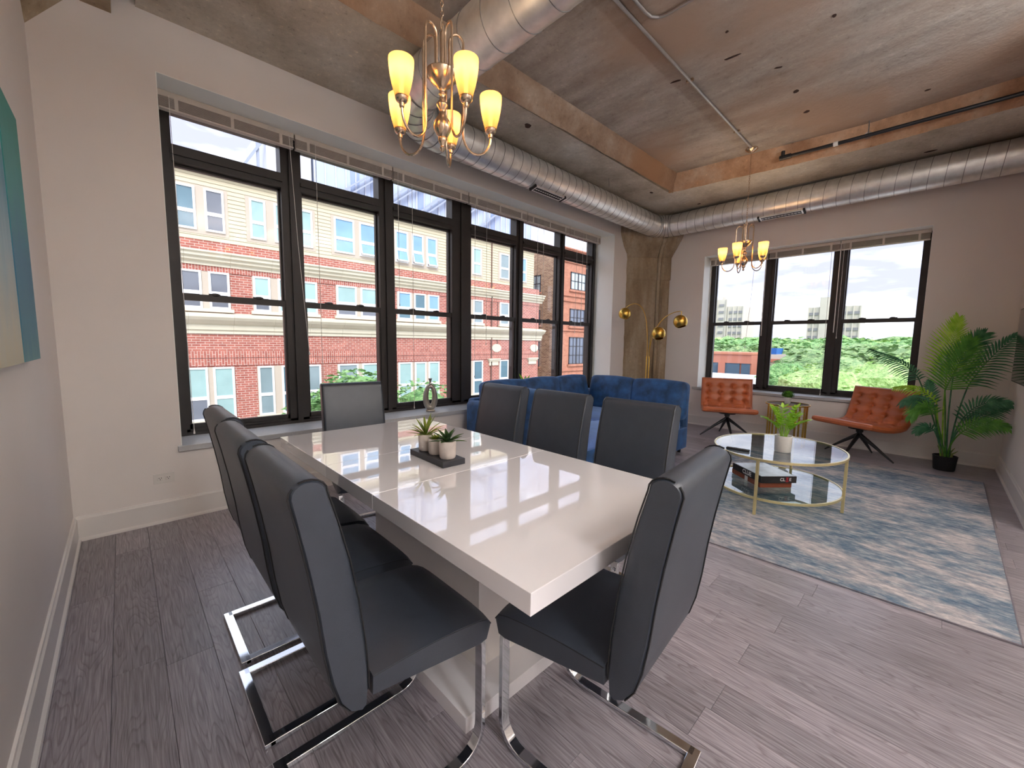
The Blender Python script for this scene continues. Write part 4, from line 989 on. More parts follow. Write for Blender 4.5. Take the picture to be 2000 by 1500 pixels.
# ================================================================== sectional sofa
t = thing('sectional_sofa', 'blue velvet sectional sofa in the corner behind the dining chairs', 'sofa', (3.85, 3.0, 0))
def S(name, mat, *rb, **k):
    m = MB()
    for b in rb: m.rbox(*b[:6], **(b[6] if len(b) > 6 else {}))
    o = m.build(name, mat, t, smooth=True, angle=70); o.location = -t.location; return o
S('base', VELVET, (3.80, 3.16, .19, 2.14, .84, .26, {'r': .02}))
S('base', VELVET, (4.47, 2.39, .19, .86, .76, .26, {'r': .02}))
S('back_frame', VELVET, (3.84, 3.56, .37, 2.12, .13, .62, {'r': .04}))
S('back_frame', VELVET, (4.885, 2.80, .36, .12, 1.56, .60, {'r': .04}))
S('arm', VELVET, (2.80, 3.05, .36, .16, 1.06, .60, {'r': .05}))
def cushion(name, mat, x, y, z, sx, sy, sz, rz=0, rx=0, ry=0, puff=.03, r=.05):
    m = MB(); m.rbox(0, 0, 0, sx, sy, sz, r=r, n=5, puff=puff)
    for i, v in enumerate(m.v):
        d = noise.noise(Vector(v)*4+Vector((x*3, y*5, z)))*.012; m.v[i] = (v[0]+d*.3, v[1]+d*.3, v[2]+d)
    o = m.build(name, mat, t, smooth=True, angle=70); o.location = Vector((x, y, z))-t.location; o.rotation_euler = (rx, ry, rz)
    # piped seam around the cushion
    pts = []; hx, hy = sx/2, sy/2
    for (a, b) in [(-1, -1), (1, -1), (1, 1), (-1, 1)]:
        pts += [(a*(hx-.045), b*(hy-.002), 0)] if a*b > 0 else [(a*(hx-.002), b*(hy-.045), 0)]
        pts += [(a*(hx-.002), b*(hy-.045), 0)] if a*b > 0 else [(a*(hx-.045), b*(hy-.002), 0)]
    m = MB(); m.tube(pts, .006, 6, closed=True); m.build('cushion_piping', VELVET2, o, smooth=True); return o
# back cushions stand on edge: built flat (x width, y height, z thickness) and turned up
for (x, w_) in ((3.12, .62), (3.74, .60), (4.34, .58)): cushion('back_cushion', VELVET, x, 3.36, .655, w_, .44, .17, rx=math.radians(80), puff=.035)
for (y, w_) in ((2.97, .64), (2.31, .68)): cushion('back_cushion', VELVET, 4.72, y, .650, w_, .44, .17, rz=-PI/2, rx=math.radians(80), puff=.035)
cushion('arm_cushion', VELVET, 2.80, 2.86, .68, .74, .36, .16, rz=PI/2, rx=math.radians(82), puff=.03)
for (x, y, sx, sy) in ((3.35, 2.99, .98, .76), (4.30, 2.99, .86, .76), (4.27, 2.30, .84, .60)): cushion('seat_cushion', VELVET2, x, y, .375, sx, sy, .15, puff=.022)
# tuft creases of the seat
t = thing('ottoman', 'blue velvet ottoman drawn up against the sofa seat', 'ottoman', (3.35, 2.34, 0))
m = MB(); m.rbox(0, 0, .21, .98, .50, .30, r=.03); m.build('base', VELVET, t, smooth=True, angle=70)
cushion('cushion', VELVET2, 3.35, 2.34, .39, .99, .51, .13, puff=.02)
for sx in (-.4, .4):
    for sy in (-.18, .18):
        m = MB(); m.lathe([(.018, 0), (.024, .06)], 12, T(sx, sy, 0)); m.build('foot', BLACK, t)
t = bpy.data.objects['sectional_sofa']
for (x, y) in ((2.82, 2.62), (2.82, 3.5), (4.85, 2.08), (4.15, 2.08), (4.85, 3.5)):
    m = MB(); m.lathe([(.018, 0), (.024, .07)], 12, T(x, y, 0)); o = m.build('foot', BLACK, t); o.location = -t.location

# ================================================================== floor lamp with three globes
t = thing('floor_lamp', 'brass arc floor lamp with three globe shades behind the sofa', 'floor lamp', (5.65, 2.965, 0))
m = MB(); m.lathe([(.14, 0), (.14, .018), (.13, .026), (.02, .030), (.016, .05), (.0, .05)], 32); m.build('base', BRASS, t, smooth=True)
for dy in (-.022, .020):
    m = MB(); m.tube([(0, dy, .03), (0, dy, 1.13)], .0085, 12); m.build('pole', BRASS, t, smooth=True)
arcs = [([(0, .014, 1.1), (0, .02, 1.55), (0, .02, 2.02), (0, .28, 1.95), (0, .385, 1.875)], (0, .415, 1.775)),
        ([(0, -.014, 1.1), (0, -.02, 1.42), (-.03, -.12, 1.70), (-.05, -.36, 1.78), (-.06, -.50, 1.765)], (-.06, -.49, 1.625)),
        ([(0, -.014, 1.1), (0, -.02, 1.36), (-.10, -.08, 1.50), (-.18, -.16, 1.56), (-.20, -.235, 1.545)], (-.20, -.25, 1.46))]
for p, c in arcs:
    m = MB(); b = bez(p, 18); b.append(Vector((c[0], c[1], c[2]+.07))); m.tube(b, .0055, 8); a = m.build('arc_arm', BRASS, t, smooth=True)
    m = MB(); R = .093; prof = [(R*math.sin(q), R*math.cos(q)) for q in [PI*(i/18)*.80 for i in range(19)]]; prof[0] = (.001, R)
    inner = [(x*.97, z*.97) for x, z in prof[::-1]]
    Mt = Matrix.Translation(c) @ Matrix.Rotation(.35, 4, (c[1], -c[0], 0.01))
    m.lathe(prof+inner, 28, Mt); m.build('globe_shade', BRASS, a, smooth=True, angle=70)
    m = MB(); m.sphere((0, 0, -.02), .028, 12, 8, M=Mt); m.build('bulb', CERAMIC, a, smooth=True)

# ================================================================== cognac swivel armchairs
def make_armchair(lab, group):
    root = thing('swivel_armchair', lab, 'armchair', group=group)
    path = [(-.375, .812), (-.345, .70), (-.312, .59), (-.284, .50), (-.258, .435), (-.215, .392), (-.150, .378), (-.05, .374), (.08, .384), (.20, .402), (.33, .428)]
    # resample by arc length
    P = [Vector((a, 0, b)) for a, b in path]; seg = [0]
    for i in range(1, len(P)): seg.append(seg[-1]+(P[i]-P[i-1]).length)
    Lt = seg[-1]
    def at(s):
        s = max(0, min(Lt, s))
        for i in range(1, len(P)):
            if s <= seg[i]+1e-9: k = (s-seg[i-1])/(seg[i]-seg[i-1]); return P[i-1].lerp(P[i], k)
        return P[-1]
    def nrm(s):
        d = (at(s+.03)-at(s-.03)).normalized(); return Vector((-d.z, 0, d.x)) if True else None
    NU, NV = 74, 48; W = .335; rows = [.115, .225, .335, .455, .575]; colsv = [-.2475, -.0825, .0825, .2475]
    topv = []; botv = []
    for i in range(NU+1):
        s = Lt*i/NU; c = at(s); n = nrm(s)
        for j in range(NV+1):
            y = -W+2*W*j/NV; h = .030
            # pillow swell with buttoned dimples
            dd = 0
            for r_ in rows:
                for c_ in colsv: q = ((s-r_)**2+(y-c_)**2); dd += .033*math.exp(-q/.0008)
            if rows[0]-.02 < s < rows[-1]+.02 and abs(y) < .27:
                fy = min(abs(y-c_) for c_ in colsv); fs_ = min(abs(s-r_) for r_ in rows); dd += .007*math.exp(-(fy/.010)**2)+.007*math.exp(-(fs_/.010)**2)
            ed = min(s, Lt-s, W-abs(y)); rim = .026*(1-min(1, ed/.03))**2
            h = .036-min(dd, .036)-rim*.62
            topv.append(c+n*h+Vector((0, y, 0)))
            botv.append(c-n*(.032-.012*(1-min(1, ed/.03))**2)+Vector((0, y, 0)))
    m = MB(); k = NV+1; fs = []; nt_ = (NU+1)*k
    for i in range(NU):
        for j in range(NV):
            a = i*k+j; fs.append((a, a+1, a+k+1, a+k)); fs.append((nt_+a, nt_+a+k, nt_+a+k+1, nt_+a+1))
    for i in range(NU): a = i*k; fs.append((a, a+k, nt_+a+k, nt_+a)); a = i*k+NV; fs.append((a, nt_+a, nt_+a+k, a+k))
    for j in range(NV): fs.append((j, nt_+j, nt_+j+1, j+1)); a = NU*k+j; fs.append((a, a+1, nt_+a+1, nt_+a))
    m.add(topv+botv, fs); sh = m.build('tufted_shell', TAN, root, smooth=True, angle=180)
    for r_ in rows:
        for c_ in colsv: m = MB(); p = at(r_)+nrm(r_)*.004+Vector((0, c_, 0)); m.sphere(p, .009, 8, 6); m.build('tuft_button', TAN, sh, smooth=True)
    m = MB()
    for y in (-W, W): m.tube([at(Lt*i/30)+Vector((0, y, 0)) for i in range(31)], .006, 6)
    for s in (0, Lt): m.tube([at(s)+Vector((0, y, 0)) for y in (-W, W)], .006, 6)
    m.build('piping', TAN, sh, smooth=True)
    m = MB(); m.lathe([(.11, .350), (.11, .338), (.035, .330), (.035, .300), (.026, .298), (.026, .27), (.032, .268), (.034, .235), (.0, .225)], 20); m.build('swivel_hub', BLACKMETAL, root, smooth=True, angle=30)
    for q in range(4):
        a = q*PI/2+math.radians(-80); d = Vector((math.cos(a), math.sin(a), 0)); m = MB()
        m.tube([d*.012+Vector((0, 0, .265)), d*.16+Vector((0, 0, .155)), d*.345+Vector((0, 0, .008))], [.023, .018, .008], 10); m.build('leg', BLACKMETAL, root, smooth=True)
    return root
a0 = make_armchair('tufted cognac leather swivel chair left of the small side table', 'cognac swivel chairs'); a0.location = (6.21, 2.0, 0); a0.rotation_euler = (0, 0, math.radians(203))
a1 = dup(a0, (6.31, .555, 0), math.radians(152), 'tufted cognac leather swivel chair between the side table and the palm')

# ================================================================== coffee table
GTOP = glassmat('table_glass', (.90, .95, .93, 1), 1.9)
t = thing('coffee_table', 'two tier oval coffee table with pale gold frame and glass shelves', 'coffee table', (4.0, .87, 0.009))
def ell(a, b, z, n=64): return [(a*math.cos(2*PI*k/n), b*math.sin(2*PI*k/n), z) for k in range(n)]
def ovalring(a, b, z0, z1, w=.012, n=64):
    m = MB(); vs = []; fs = []
    for (aa, bb, z) in ((a, b, z0), (a, b, z1), (a-w, b-w, z1), (a-w, b-w, z0)): vs += ell(aa, bb, z, n)
    for r in range(4):
        for k in range(n): fs.append((r*n+k, r*n+(k+1) % n, ((r+1) % 4)*n+(k+1) % n, ((r+1) % 4)*n+k))
    return m.add(vs, fs)
for (z, nm) in ((.425, 'top'), (.118, 'shelf')):
    a, b = (.565, .475) if nm == 'top' else (.555, .465)
    o = ovalring(a, b, z, z+.018).build(nm+'_frame', PALEBRASS, t, smooth=True)
    m = MB(); m.prism([(p[0], p[1]) for p in ell(a-.013, b-.013, 0)], z+.008, z+.015); m.build(nm+'_glass', GTOP, t)
for (x, y) in ((-.553, 0), (.553, 0), (0, .463), (0, -.463)):
    m = MB(); m.box(x-.010, x+.010, y-.010, y+.010, 0, .440); m.build('leg', PALEBRASS, t, bevel=.002)

# things on the coffee table
def potted(name, lab, x, y, z, r0, r1, h, mat, group=None):
    t = thing(name, lab, 'plant', (x, y, z), group=group)
    m = MB(); m.lathe([(r0*.9, 0), (r0, .006), (r1, h), (r1-.005, h), (r1-.007, h-.012), (.0, h-.012)], 32); m.build('pot', mat, t, smooth=True, angle=50)
    m = MB(); m.lathe([(.0, h-.012), (r1-.008, h-.014), (r1-.008, h-.02)], 20, cap=False); 
    for k in range(40):
        a = rng.uniform(0, 6.28); q = (r1-.014)*math.sqrt(rng.random()); m.sphere((q*math.cos(a), q*math.sin(a), h-.012), .004, 5, 4)
    m.build('soil', SOIL, t); return t
def oval_leaf(m, base, d, up_, L_, W_, fold=.2, curl=.1):
    "pointed oval leaf as a small folded mesh"
    d = d.normalized(); side = d.cross(up_).normalized(); n = side.cross(d).normalized()
    vs = []; K = 5
    for i in range(K+1):
        u = i/K; wd = W_*math.sin(PI*min(.98, u*.94+.04))**.8*(1-.15*u); c = base+d*(L_*u)+n*(-curl*L_*u*u)
        vs += [c-side*wd+n*fold*wd, c, c+side*wd+n*fold*wd]
    m.add(vs, [(i*3+j, i*3+j+1, i*3+j+4, i*3+j+3) for i in range(K) for j in range(2)])
t = potted('potted_plant', 'small leafy plant in a white pot on the coffee table', 3.84, .80, .449, .058, .062, .135, CERAMIC)
rp = random.Random(21)
for k in range(11):
    a = 2*PI*k/11+rp.uniform(-.2, .2); rad = rp.uniform(.05, .17); hh = rp.uniform(.15, .24) if rad < .13 else rp.uniform(.12, .17)
    tip = Vector((rad*math.cos(a), rad*math.sin(a), .125+hh)); b = bez([(0.02*math.cos(a), .02*math.sin(a), .12), (.03*math.cos(a), .03*math.sin(a), .12+hh*.7), tip], 8)
    m = MB(); m.tube(b, .0028, 5)
    for i in range(3, 9):
        p = b[i]; tg = (b[i]-b[i-1]).normalized(); sd = tg.cross(Vector((0, 0, 1))); sd = sd.normalized() if sd.length > .05 else Vector((1, 0, 0))
        for s in (-1, 1): oval_leaf(m, p, (sd*s+tg*.7+Vector((0, 0, rp.uniform(-.1, .3)))), Vector((0, 0, 1)), .056*rp.uniform(.8, 1.15), .0185)
    oval_leaf(m, b[-1], tg+Vector((0, 0, .2)), Vector((0, 0, 1)), .05, .014)
    m.build('frond', LEAFY, t, smooth=True)
t = thing('remote_control', 'slim black remote control on the coffee table glass', 'remote', (3.60, 1.06, .449), math.radians(-84))
m = MB(); m.rbox(0, 0, .009, .17, .042, .016, r=.006, n=2); m.build('body', BLACK, t, smooth=True)
m = MB()
for i in range(6):
    for j in range(3): m.box(-.06+i*.02, -.05+i*.02, -.012+j*.010, -.006+j*.010, .016, .0185)
m.build('buttons', pm('grey_rubber', lin(110, 110, 114), .6), t)
WOODBOX = pm('mahogany_box', lin(136, 66, 38), .35, var=.25, scale=12, stretch=(1, 8, 8)); GBOX = pm('black_game_box', lin(30, 28, 30), .3, var=.1)
t = thing('wooden_game_box', 'flat reddish wooden game box at the bottom of the stack on the lower shelf', 'box', (3.94, .965, .145), math.radians(-41))
m = MB(); m.box(-.135, .135, -.19, .20, 0, .046); m.build('box_body', WOODBOX, t, bevel=.003)
m = MB(); m.box(-.132, .132, -.187, .197, .028, .0285); m.box(-.1355, .1355, -.1905, .2005, .030, .0312); m.build('lid_joint', BLACK, t)
m = MB(); m.box(-.137, -.1345, -.03, .01, 0, .046); m.build('white_mark', WHITEPL, t)
t = thing('black_game_box', 'black board game box with white and red lettering on top of the wooden box', 'box', (3.935, .955, .192), math.radians(-41))
m = MB(); m.box(-.15, .15, -.205, .185, 0, .056); m.build('box_body', GBOX, t, bevel=.002)
m = MB(); m.box(-.140, .140, -.195, .175, .056, .0568); m.build('lid_print', pm('lid_print', lin(206, 214, 226), .25, var=.25, scale=9), t)
RED = pm('red_print', lin(176, 30, 40), .4); WHT = pm('white_print', lin(236, 232, 230), .4)
def text(body, size, mat, parent, M_, name='lettering'):
    c = bpy.data.curves.new('lettering', 'FONT'); c.body = body; c.size = size; c.extrude = .0004; c.offset = size*.02; c.align_x = 'CENTER'; c.align_y = 'CENTER'; c.materials.append(mat)
    o = bpy.data.objects.new(name, c); col.objects.link(o); bpy.context.view_layer.update()
    me = bpy.data.meshes.new_from_object(o.evaluated_get(bpy.context.evaluated_depsgraph_get())); bpy.data.objects.remove(o)
    o = bpy.data.objects.new(name, me); link(o, parent); o.matrix_local = M_; return o
FR = Matrix(((1, 0, 0, 0), (0, 0, -1, 0), (0, 1, 0, 0), (0, 0, 0, 1)))    # lettering that faces -y
m = MB(); m.box(.058, .082, -.2062, -.205, .010, .048); m.build('red_panel', RED, t)
text('CL', .036, WHT, t, Matrix.Translation((.030, -.2065, .029)) @ FR); text('U', .036, pm('dark_red', lin(60, 8, 14), .4), t, Matrix.Translation((.0695, -.2068, .029)) @ FR); text('E', .036, WHT, t, Matrix.Translation((.095, -.2065, .029)) @ FR)
FL = Matrix(((0, 0, -1, 0), (-1, 0, 0, 0), (0, 1, 0, 0), (0, 0, 0, 1)))
text('CLUE', .05, WHT, t, Matrix.Translation((-.151, -.02, .028)) @ FL)

# ================================================================== side table
t = thing('side_table', 'small round brass side table with a glass top under the far window', 'side table', (6.35, 1.31, 0))
ovalring(.25, .25, .535, .550, .010).build('top_frame', BRASS, t, smooth=True)
m = MB(); m.prism([(p[0], p[1]) for p in ell(.241, .241, 0)], .541, .548); m.build('top_glass', glassmat('smoked_glass', (.45, .43, .42, 1), 1.7), t)
for a in (70, 160, 250, 340):
    for da in (-6, 6):
        b = math.radians(a+da); m = MB(); m.tube([(.235*math.cos(b), .235*math.sin(b), 0), (.235*math.cos(b), .235*math.sin(b), .536)], .0115, 10); m.build('leg', BRASS, t, smooth=True)
for z in (.36, .32): ovalring(.243, .243, z, z+.006, .006).build('stretcher_ring', BRASS, t, smooth=True)
t = potted('potted_moss_ball', 'round clipped green plant in a white tapered pot on the side table', 6.34, 1.31, .550, .032, .044, .085, CERAMIC)
m = MB(); rp = random.Random(4); cs = []
blob(m, (0, 0, .115), .056, 3, .18, .75)
for k in range(700):
    d = Vector((rp.gauss(0, 1), rp.gauss(0, 1), rp.gauss(0, 1))).normalized(); 
    if d.z < -.5: continue
    p = Vector((d.x*.062, d.y*.062, .115+d.z*.046)); oval_leaf(m, p, d+Vector((rp.uniform(-.6, .6), rp.uniform(-.6, .6), .3)), Vector((0, 0, 1)), .014, .005)
m.build('foliage', MOSS, t, smooth=True)

# ================================================================== palm in a black pot
t = thing('potted_palm', 'tall artificial palm in a small black pot by the right wall', 'plant', (6.34, -.16, 0))
m = MB(); m.lathe([(.080, 0), (.084, .01), (.096, .145), (.099, .155), (.094, .158), (.088, .15), (.088, .14), (.0, .138)], 32); m.build('pot', BLACK, t, smooth=True, angle=40)
m = MB(); m.lathe([(.0, .142), (.087, .141), (.087, .135)], 20, cap=False); m.build('soil', SOIL, t)
rp = random.Random(8)
def frond(stem, spine, Lm, mat, droop=.15, nleaf=26, facing=(-1, .25, .15), w_=.0088, asym=(1, 1)):
    "stem: control points from the pot to the first leaflet; spine: control points of the leafy part (world y, z on a slanted plane)"
    st = bez(stem, 10); sp = bez([stem[-1]]+spine, 30); m = MB()
    allp = st[:-1]+sp; rs = [.0075-.0062*i/(len(allp)-1) for i in range(len(allp))]; m.tube(allp, rs, 6)
    F = Vector(facing).normalized()
    nleaf = int(nleaf*.85)
    for i in range(nleaf):
        u = (i+.5)/nleaf; k = u*30; i0 = int(k); p = sp[i0].lerp(sp[min(30, i0+1)], k-i0); tg = (sp[min(30, i0+1)]-sp[max(0, i0-1)]).normalized()
        sd = tg.cross(F).normalized(); Lf = Lm*(.45+.55*math.sin(PI*min(1, u*.85+.15)))*(1-.35*u)
        for s, am in ((-1, asym[0]), (1, asym[1])):
            d = (sd*s*(1.0-.55*u)+tg*(.55+.55*u)+F*rp.uniform(-.12, .22)).normalized(); Ln = Lf*am*rp.uniform(.9, 1.08)
            q0 = p; pts = [q0+d*Ln*v-Vector((0, 0, 1))*droop*Ln*v*v for v in (0, .3, .65, 1)]
            pts = [Vector((min(q.x, .44), max(q.y, -.400), q.z)) for q in pts]
            ww = [w_*.5, w_, w_*.8, .0008]; nn = d.cross(F).normalized(); vs = []
            for a, b in zip(pts, ww): vs += [a-nn*b+F*b*.4, a, a+nn*b+F*b*.4]
            m.add(vs, [(j*3+h, j*3+h+1, j*3+h+4, j*3+h+3) for j in range(3) for h in range(2)])
    m.build('frond', mat, t, smooth=True)
def W(y, z, x=0): return (x, y+.16, z)     # world y, z near the plant's plane -> local
def O(x=0, a=0): return (x, 0+a, .14)
frond([O(-.01, .02), W(-.10, .6, .02), W(-.10, .98, .02)], [W(-.08, 1.25, .02), W(-.13, 1.45, .0), W(-.14, 1.62, -.06)], .30, LEAFY, .10, 30, asym=(1, .75))
frond([O(.02, -.01), W(-.14, .6, .06), W(-.15, 1.0, .1)], [W(-.20, 1.22, .12), W(-.27, 1.40, .12), W(-.33, 1.46, .10)], .26, LEAFD, .15, 26)
frond([O(-.03, 0), W(-.13, .55, -.03), W(-.10, .86, -.06)], [W(-.14, 1.05, -.10), W(-.20, 1.24, -.14), W(-.24, 1.40, -.20)], .32, LEAF, .12, 30)
frond([O(.01, -.03), W(-.18, .5, 0), W(-.26, .92, -.02)], [W(-.33, 1.12, -.05), W(-.42, 1.32, -.12), W(-.54, 1.46, -.22)], .26, LEAFD, .35, 26, facing=(-1, .1, .4))
frond([O(0, .03), W(-.06, .55, 0), W(.10, .95, -.02)], [W(.16, 1.10, -.02), W(.34, 1.20, -.04), W(.53, 1.28, -.06)], .17, LEAFD, .55, 26, facing=(-1, 0, .9))
frond([O(-.02, .03), W(-.08, .45, -.05), W(-.05, .72, -.08)], [W(.05, .88, -.10), W(.18, .90, -.12), W(.29, .86, -.16)], .13, LEAFY, .5, 18, facing=(-1, 0, .8))
frond([O(-.03, .02), W(-.08, .42, -.06), W(-.04, .66, -.12)], [W(.04, .80, -.16), W(.14, .80, -.22), W(.22, .70, -.26)], .15, LEAFD, .6, 20, facing=(-1, 0, .9))
frond([O(-.03, .0), W(-.10, .40, -.08), W(-.05, .60, -.14)], [W(.02, .74, -.20), W(.10, .70, -.26), W(.13, .55, -.28)], .17, LEAF, .4, 24, facing=(-1, .2, .5))
frond([O(-.02, 0), W(-.10, .42, -.04), W(-.03, .70, -.02)], [W(.0, .80, -.0), W(.02, .88, .0), W(.02, .95, .0)], .13, LEAFD, .2, 16)
frond([O(0, -.02), W(-.18, .35, -.04), W(-.24, .55, -.06)], [W(-.30, .74, -.08), W(-.42, .82, -.12), W(-.54, .78, -.2)], .18, LEAFD, .25, 24, facing=(-1, .2, .5))
frond([O(.01, -.02), W(-.18, .35, .0), W(-.26, .50, .0)], [W(-.36, .62, -.02), W(-.46, .72, -.05), W(-.55, .76, -.1)], .17, LEAFD, .3, 24, facing=(-1, .2, .4))
frond([O(0, -.02), W(-.17, .3, -.05), W(-.24, .42, -.1)], [W(-.32, .56, -.14), W(-.44, .60, -.2), W(-.54, .56, -.28)], .19, LEAF, .3, 24, facing=(-1, .2, .5))
frond([O(-.02, .01), W(-.11, .3, -.05), W(-.06, .42, -.1)], [W(0, .50, -.14), W(.05, .46, -.18), W(.08, .40, -.2)], .12, LEAFD, .4, 16, facing=(-1, .2, .5))
for (dx, dy, l) in ((.02, .03, .12), (-.02, -.04, .10), (.03, -.03, .11), (-.03, .02, .13)):
    m = MB(); m.tube([(dx, dy, .13), (dx*1.3, dy*1.3, .13+l*.6), (dx*2.2, dy*2.2, .13+l)], [.012, .008, .002], 7); m.build('sheath', STEM, t, smooth=True)

# ================================================================== table centrepiece
t = thing('display_tray', 'narrow dark wooden tray on the dining table under three pots', 'tray', (1.026, 1.567, .76), math.radians(-2))
m = MB(); m.box(-.058, .058, -.147, .147, 0, .026); m.build('tray_body', pm('dark_slate_tray', lin(46, 48, 54), .4, var=.2, scale=30, stretch=(1, .1, 1)), t, bevel=.002)
def spiky(lab, y, n, L_, mat, r=.036, h=.078, up_=.9, wd=.007, seed=1):
    t = potted('potted_succulent', lab, 1.024, y, .786, r*.94, r, h, STONEPOT, group='succulents on the dining table tray'); rp = random.Random(seed)
    for k in range(n):
        m = MB(); ring = k % 3; a = k*2.399; el = (.35, .75, 1.2)[ring]*up_+rp.uniform(-.12, .12)
        d = Vector((math.cos(a)*math.cos(el), math.sin(a)*math.cos(el), math.sin(el))); oval_leaf(m, Vector((0, 0, h-.01)), d, Vector((0, 0, 1)), L_*rp.uniform(.8, 1.1), wd, .45, .15); m.build('leaf', mat, t, smooth=True)
    return t
spiky('spiky yellow-green succulent in the pot at the window end of the tray', 1.655, 30, .105, SUCC, wd=.0065, seed=2, up_=1.05)
spiky('low rosette succulent in the middle pot of the tray', 1.570, 26, .034, SUCC, r=.035, h=.072, wd=.008, up_=.7, seed=3)
spiky('broad dark green succulent in the pot nearest the camera on the tray', 1.475, 22, .080, SUCCD, r=.038, h=.078, wd=.0105, seed=5)

# ================================================================== sill objects
t = thing('oval_vase', 'silver grey oval vase with a long slot standing on the window sill', 'vase', (2.43, 3.83, .536), math.radians(-28))
n = 40; ro = []; m = MB(); vs = []; fs = []; K = 10
for i in range(n):
    a = 2*PI*i/n; po = Vector((.080*math.cos(a)*(1-.10*math.sin(a)), 0, .158+.152*math.sin(a))); pi_ = Vector((.019*math.cos(a), 0, .168+.085*math.sin(a)))
    c = (po+pi_)/2; h = (po-pi_)/2
    for k in range(K): b = 2*PI*k/K; vs.append(c+h*math.cos(b)+Vector((0, .036*math.sin(b), 0)))
fs = [(i*K+k, i*K+(k+1) % K, ((i+1) % n)*K+(k+1) % K, ((i+1) % n)*K+k) for i in range(n) for k in range(K)]
m.add(vs, fs); VM = pm('ribbed_silver_glaze', lin(168, 162, 152), .28, .5, var=.15, scale=4, stretch=(20, 20, 1)); m.build('body', VM, t, smooth=True, angle=180)
m = MB(); m.rbox(0, 0, .010, .10, .052, .02, r=.006, n=2); m.build('foot', VM, t, smooth=True)
m = MB(); m.lathe([(.020, .300), (.012, .318), (.011, .335), (.021, .365), (.019, .366), (.008, .34), (.0, .338)], 20); m.build('neck', VM, t, smooth=True)
t = potted('small_potted_plant', 'small bright green plant on the window sill behind the sofa', 3.96, 3.86, .536, .045, .055, .16, CERAMIC); rp = random.Random(9)
for k in range(26):
    a = rp.uniform(0, 6.28); el = rp.uniform(.2, 1.4); d = Vector((math.cos(a)*math.cos(el), math.sin(a)*math.cos(el), math.sin(el))); m = MB()
    oval_leaf(m, Vector((0, 0, .15)), d, Vector((0, 0, 1)), .25*rp.uniform(.7, 1.1), .024, .2, .3); m.build('leaf', LEAFY, t, smooth=True)

# ================================================================== wall art, outlets, television, loose cord
def artmat(name, cols):
    m, nt, b = newmat(name); L = nt.links.new; tc = N(nt, 'ShaderNodeTexCoord'); mp = N(nt, 'ShaderNodeMapping'); mp.inputs['Scale'].default_value = (1, 5, 1); L(tc.outputs['Object'], mp.inputs[0])
    n = N(nt, 'ShaderNodeTexNoise', i_Scale=2.5, i_Detail=6.0, i_Roughness=.6); L(mp.outputs[0], n.inputs['Vector']); sp = N(nt, 'ShaderNodeSeparateXYZ'); L(tc.outputs['Object'], sp.inputs[0])
    ad = N(nt, 'ShaderNodeMath', operation='MULTIPLY_ADD', i_1=.30, i_2=0.0); L(n.outputs['Fac'], ad.inputs[0]); mm = N(nt, 'ShaderNodeMath', operation='MULTIPLY_ADD', i_1=.95, i_2=-.10); L(sp.outputs['Z'], mm.inputs[0]); L(ad.outputs[0], mm.inputs[2])
    r = ramp(nt, [(i/(len(cols)-1), c) for i, c in enumerate(cols)]); s2 = N(nt, 'ShaderNodeMath', operation='ADD', use_clamp=True); L(mm.outputs[0], s2.inputs[0]); s2.inputs[1].default_value = 0.0; L(s2.outputs[0], r.inputs[0]); L(r.outputs[0], b.inputs['Base Color']); b.inputs['Roughness'].default_value = .6
    return m
A1 = artmat('painted_canvas_pale', [lin(196, 186, 150), lin(190, 190, 176), lin(150, 176, 186), lin(84, 140, 160), lin(30, 120, 124)])
A2 = artmat('painted_canvas_teal', [lin(110, 158, 150), lin(70, 130, 150), lin(56, 120, 150), lin(50, 140, 140), lin(26, 130, 116)])
DARKE = pm('dark_canvas_edge', lin(24, 34, 46), .7)
for (y0, y1, mt, lab) in ((1.62, 2.19, A1, 'pale and teal abstract canvas on the left wall, nearer the camera'), (2.215, 2.585, A2, 'teal abstract canvas on the left wall, nearer the long window')):
    t = thing('canvas_painting', lab, 'painting', (X0, (y0+y1)/2, 1.21), group='two panel wall art'); h = (y1-y0)/2
    m = MB(); m.box(.004, .036, -h, h, 0, .94); m.build('stretcher_frame', DARKE if mt is A1 else pm('pale_canvas_edge', lin(120, 150, 150), .7), t)
    m = MB(); m.box(.036, .040, -h, h, 0, .94); m.build('canvas', mt, t)
def outlet(lab, loc, rz, horiz=True):
    t = thing('wall_outlet', lab, 'outlet', loc, rz, group='wall outlets'); w_, h = (.058, .036) if horiz else (.036, .058)
    m = MB(); m.box(-w_, w_, -.005, 0, -h, h); m.build('cover_plate', WHITEPL, t, bevel=.0015)
    for s in (-1, 1):
        cx, cz = (s*.022, 0) if horiz else (0, s*.022); m = MB(); m.box(cx-.016, cx+.016, -.008, -.004, cz-.014, cz+.014); so = m.build('socket', WHITEPL, t, bevel=.002)
        m = MB()
        for (dx, dz) in ((-.006, .004), (.006, .004), (0, -.007)): m.box(cx+dx-.0015, cx+dx+.0015, -.0085, -.0078, cz+dz-.004, cz+dz+.004)
        m.build('slots', BLACK, so)
outlet('double wall outlet low on the back wall at the left', (.161, Y1, .318), 0)
outlet('double wall outlet on the far wall between the sofa and the left armchair', (X2, 2.80, .30), -PI/2, False)
t = thing('television', 'dark television on the right wall, only its edge in view', 'television', (5.32, Y3+.004, 1.01))
m = MB(); m.box(-.64, .64, .03, .065, 0, .66); m.build('bezel', BLACK, t, bevel=.004)
m = MB(); m.box(-.63, .63, .065, .067, .012, .65); m.build('screen', pm('dark_screen', lin(14, 24, 24), .1, var=.1), t)
m = MB(); m.box(-.15, .15, 0, .03, .2, .45); m.build('wall_bracket', BLACKMETAL, t)
t = thing('loose_cord', 'tangle of thin grey cord on the floor under the long window', 'cord', (1.02, 3.40, .004)); rp = random.Random(2)
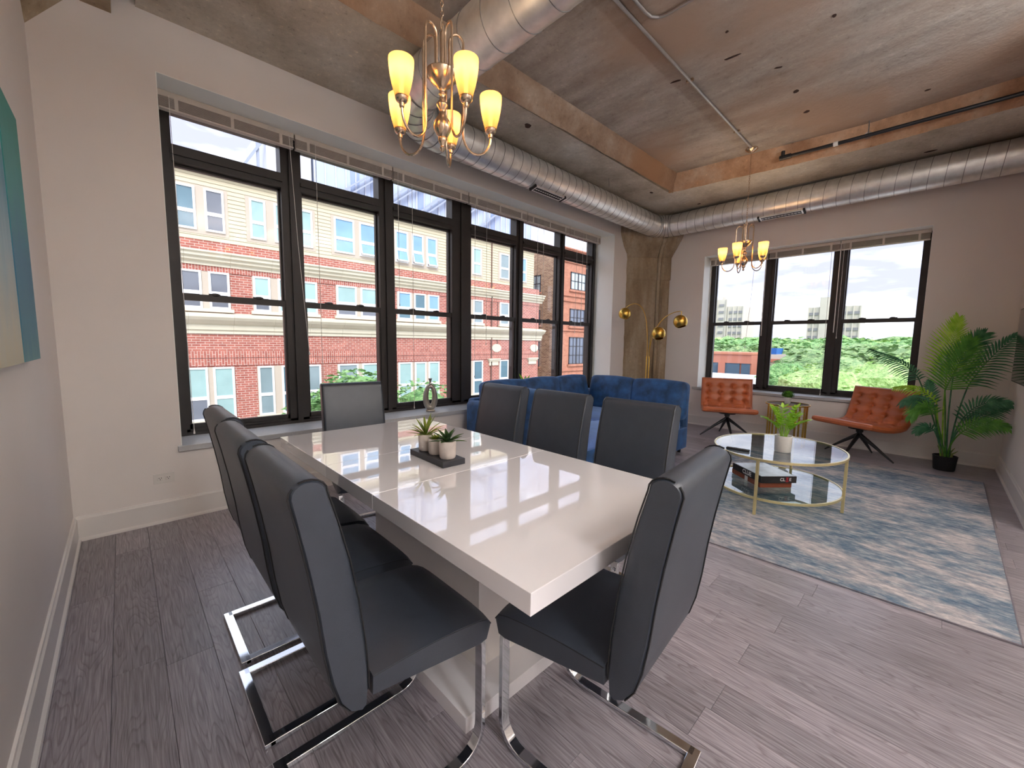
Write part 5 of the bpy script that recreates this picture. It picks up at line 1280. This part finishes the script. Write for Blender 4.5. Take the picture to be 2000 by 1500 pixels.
m = MB(); pts = [(.10*math.cos(a*1.3)+.02*math.sin(a*3.1), .06*math.sin(a)+.015*math.cos(a*2.3), .002+.0035*(i % 3)) for i, a in enumerate([k*.35 for k in range(44)])]; m.tube(pts, .0028, 5); m.build('cord', pm('grey_cord', lin(120, 112, 104), .6), t, smooth=True)

# housings of the added fill lights behind the camera
for i, (kx, ky) in enumerate(FILL_LIGHTS):
    t = thing('fill_light', 'added white fill uplight panel hung behind the camera, the one nearer the '+('left wall' if i == 0 else 'right wall'), 'ceiling light', (kx, ky, 2.80), group='added uplights')
    m = MB(); m.box(-.6, .6, -.3, .3, -.02, .02); m.box(-.6, -.58, -.3, .3, .02, .08); m.box(.58, .6, -.3, .3, .02, .08); m.box(-.58, .58, -.3, -.28, .02, .08); m.box(-.58, .58, .28, .3, .02, .08); m.build('housing', WHITEPL, t)
    for sx in (-.5, .5):
        m = MB(); m.tube([(sx, 0, .02), (sx, 0, .80)], .003, 6); m.build('hanger_wire', GALVEDGE, t)

t = thing('fill_light', 'added long linear fill light beside the left wall behind the camera', 'ceiling light', (.28, -2.5, 2.87))  # housing of the added fill strip
m = MB(); m.box(-.16, .16, -1.22, 1.22, 0, .05); m.build('housing', WHITEPL, t)
for sy in (-1, 1): m = MB(); m.tube([(0, sy, .05), (0, sy, .73)], .003, 6); m.build('hanger_wire', GALVEDGE, t)

# ================================================================== lights that come through or hang in the place
for (cx, cy, cz, sx, sz, rz) in (((OX0+OX1)/2, Y1+.46, (OZ0+OZ1)/2, OX1-OX0, OZ1-OZ0, 0), (X2+.42, (PY0+PY1)/2, (PZ0+PZ1)/2, PY1-PY0, PZ1-PZ0, -PI/2)):
    ld = bpy.data.lights.new('window_portal', 'AREA'); ld.shape = 'RECTANGLE'; ld.size = sx; ld.size_y = sz; ld.cycles.is_portal = True
    lo = bpy.data.objects.new('window_portal', ld); col.objects.link(lo); lo.location = (cx, cy, cz)
    lo.matrix_world = Matrix.Translation((cx, cy, cz)) @ Matrix.Rotation(rz, 4, 'Z') @ Matrix.Rotation(-PI/2, 4, 'X')
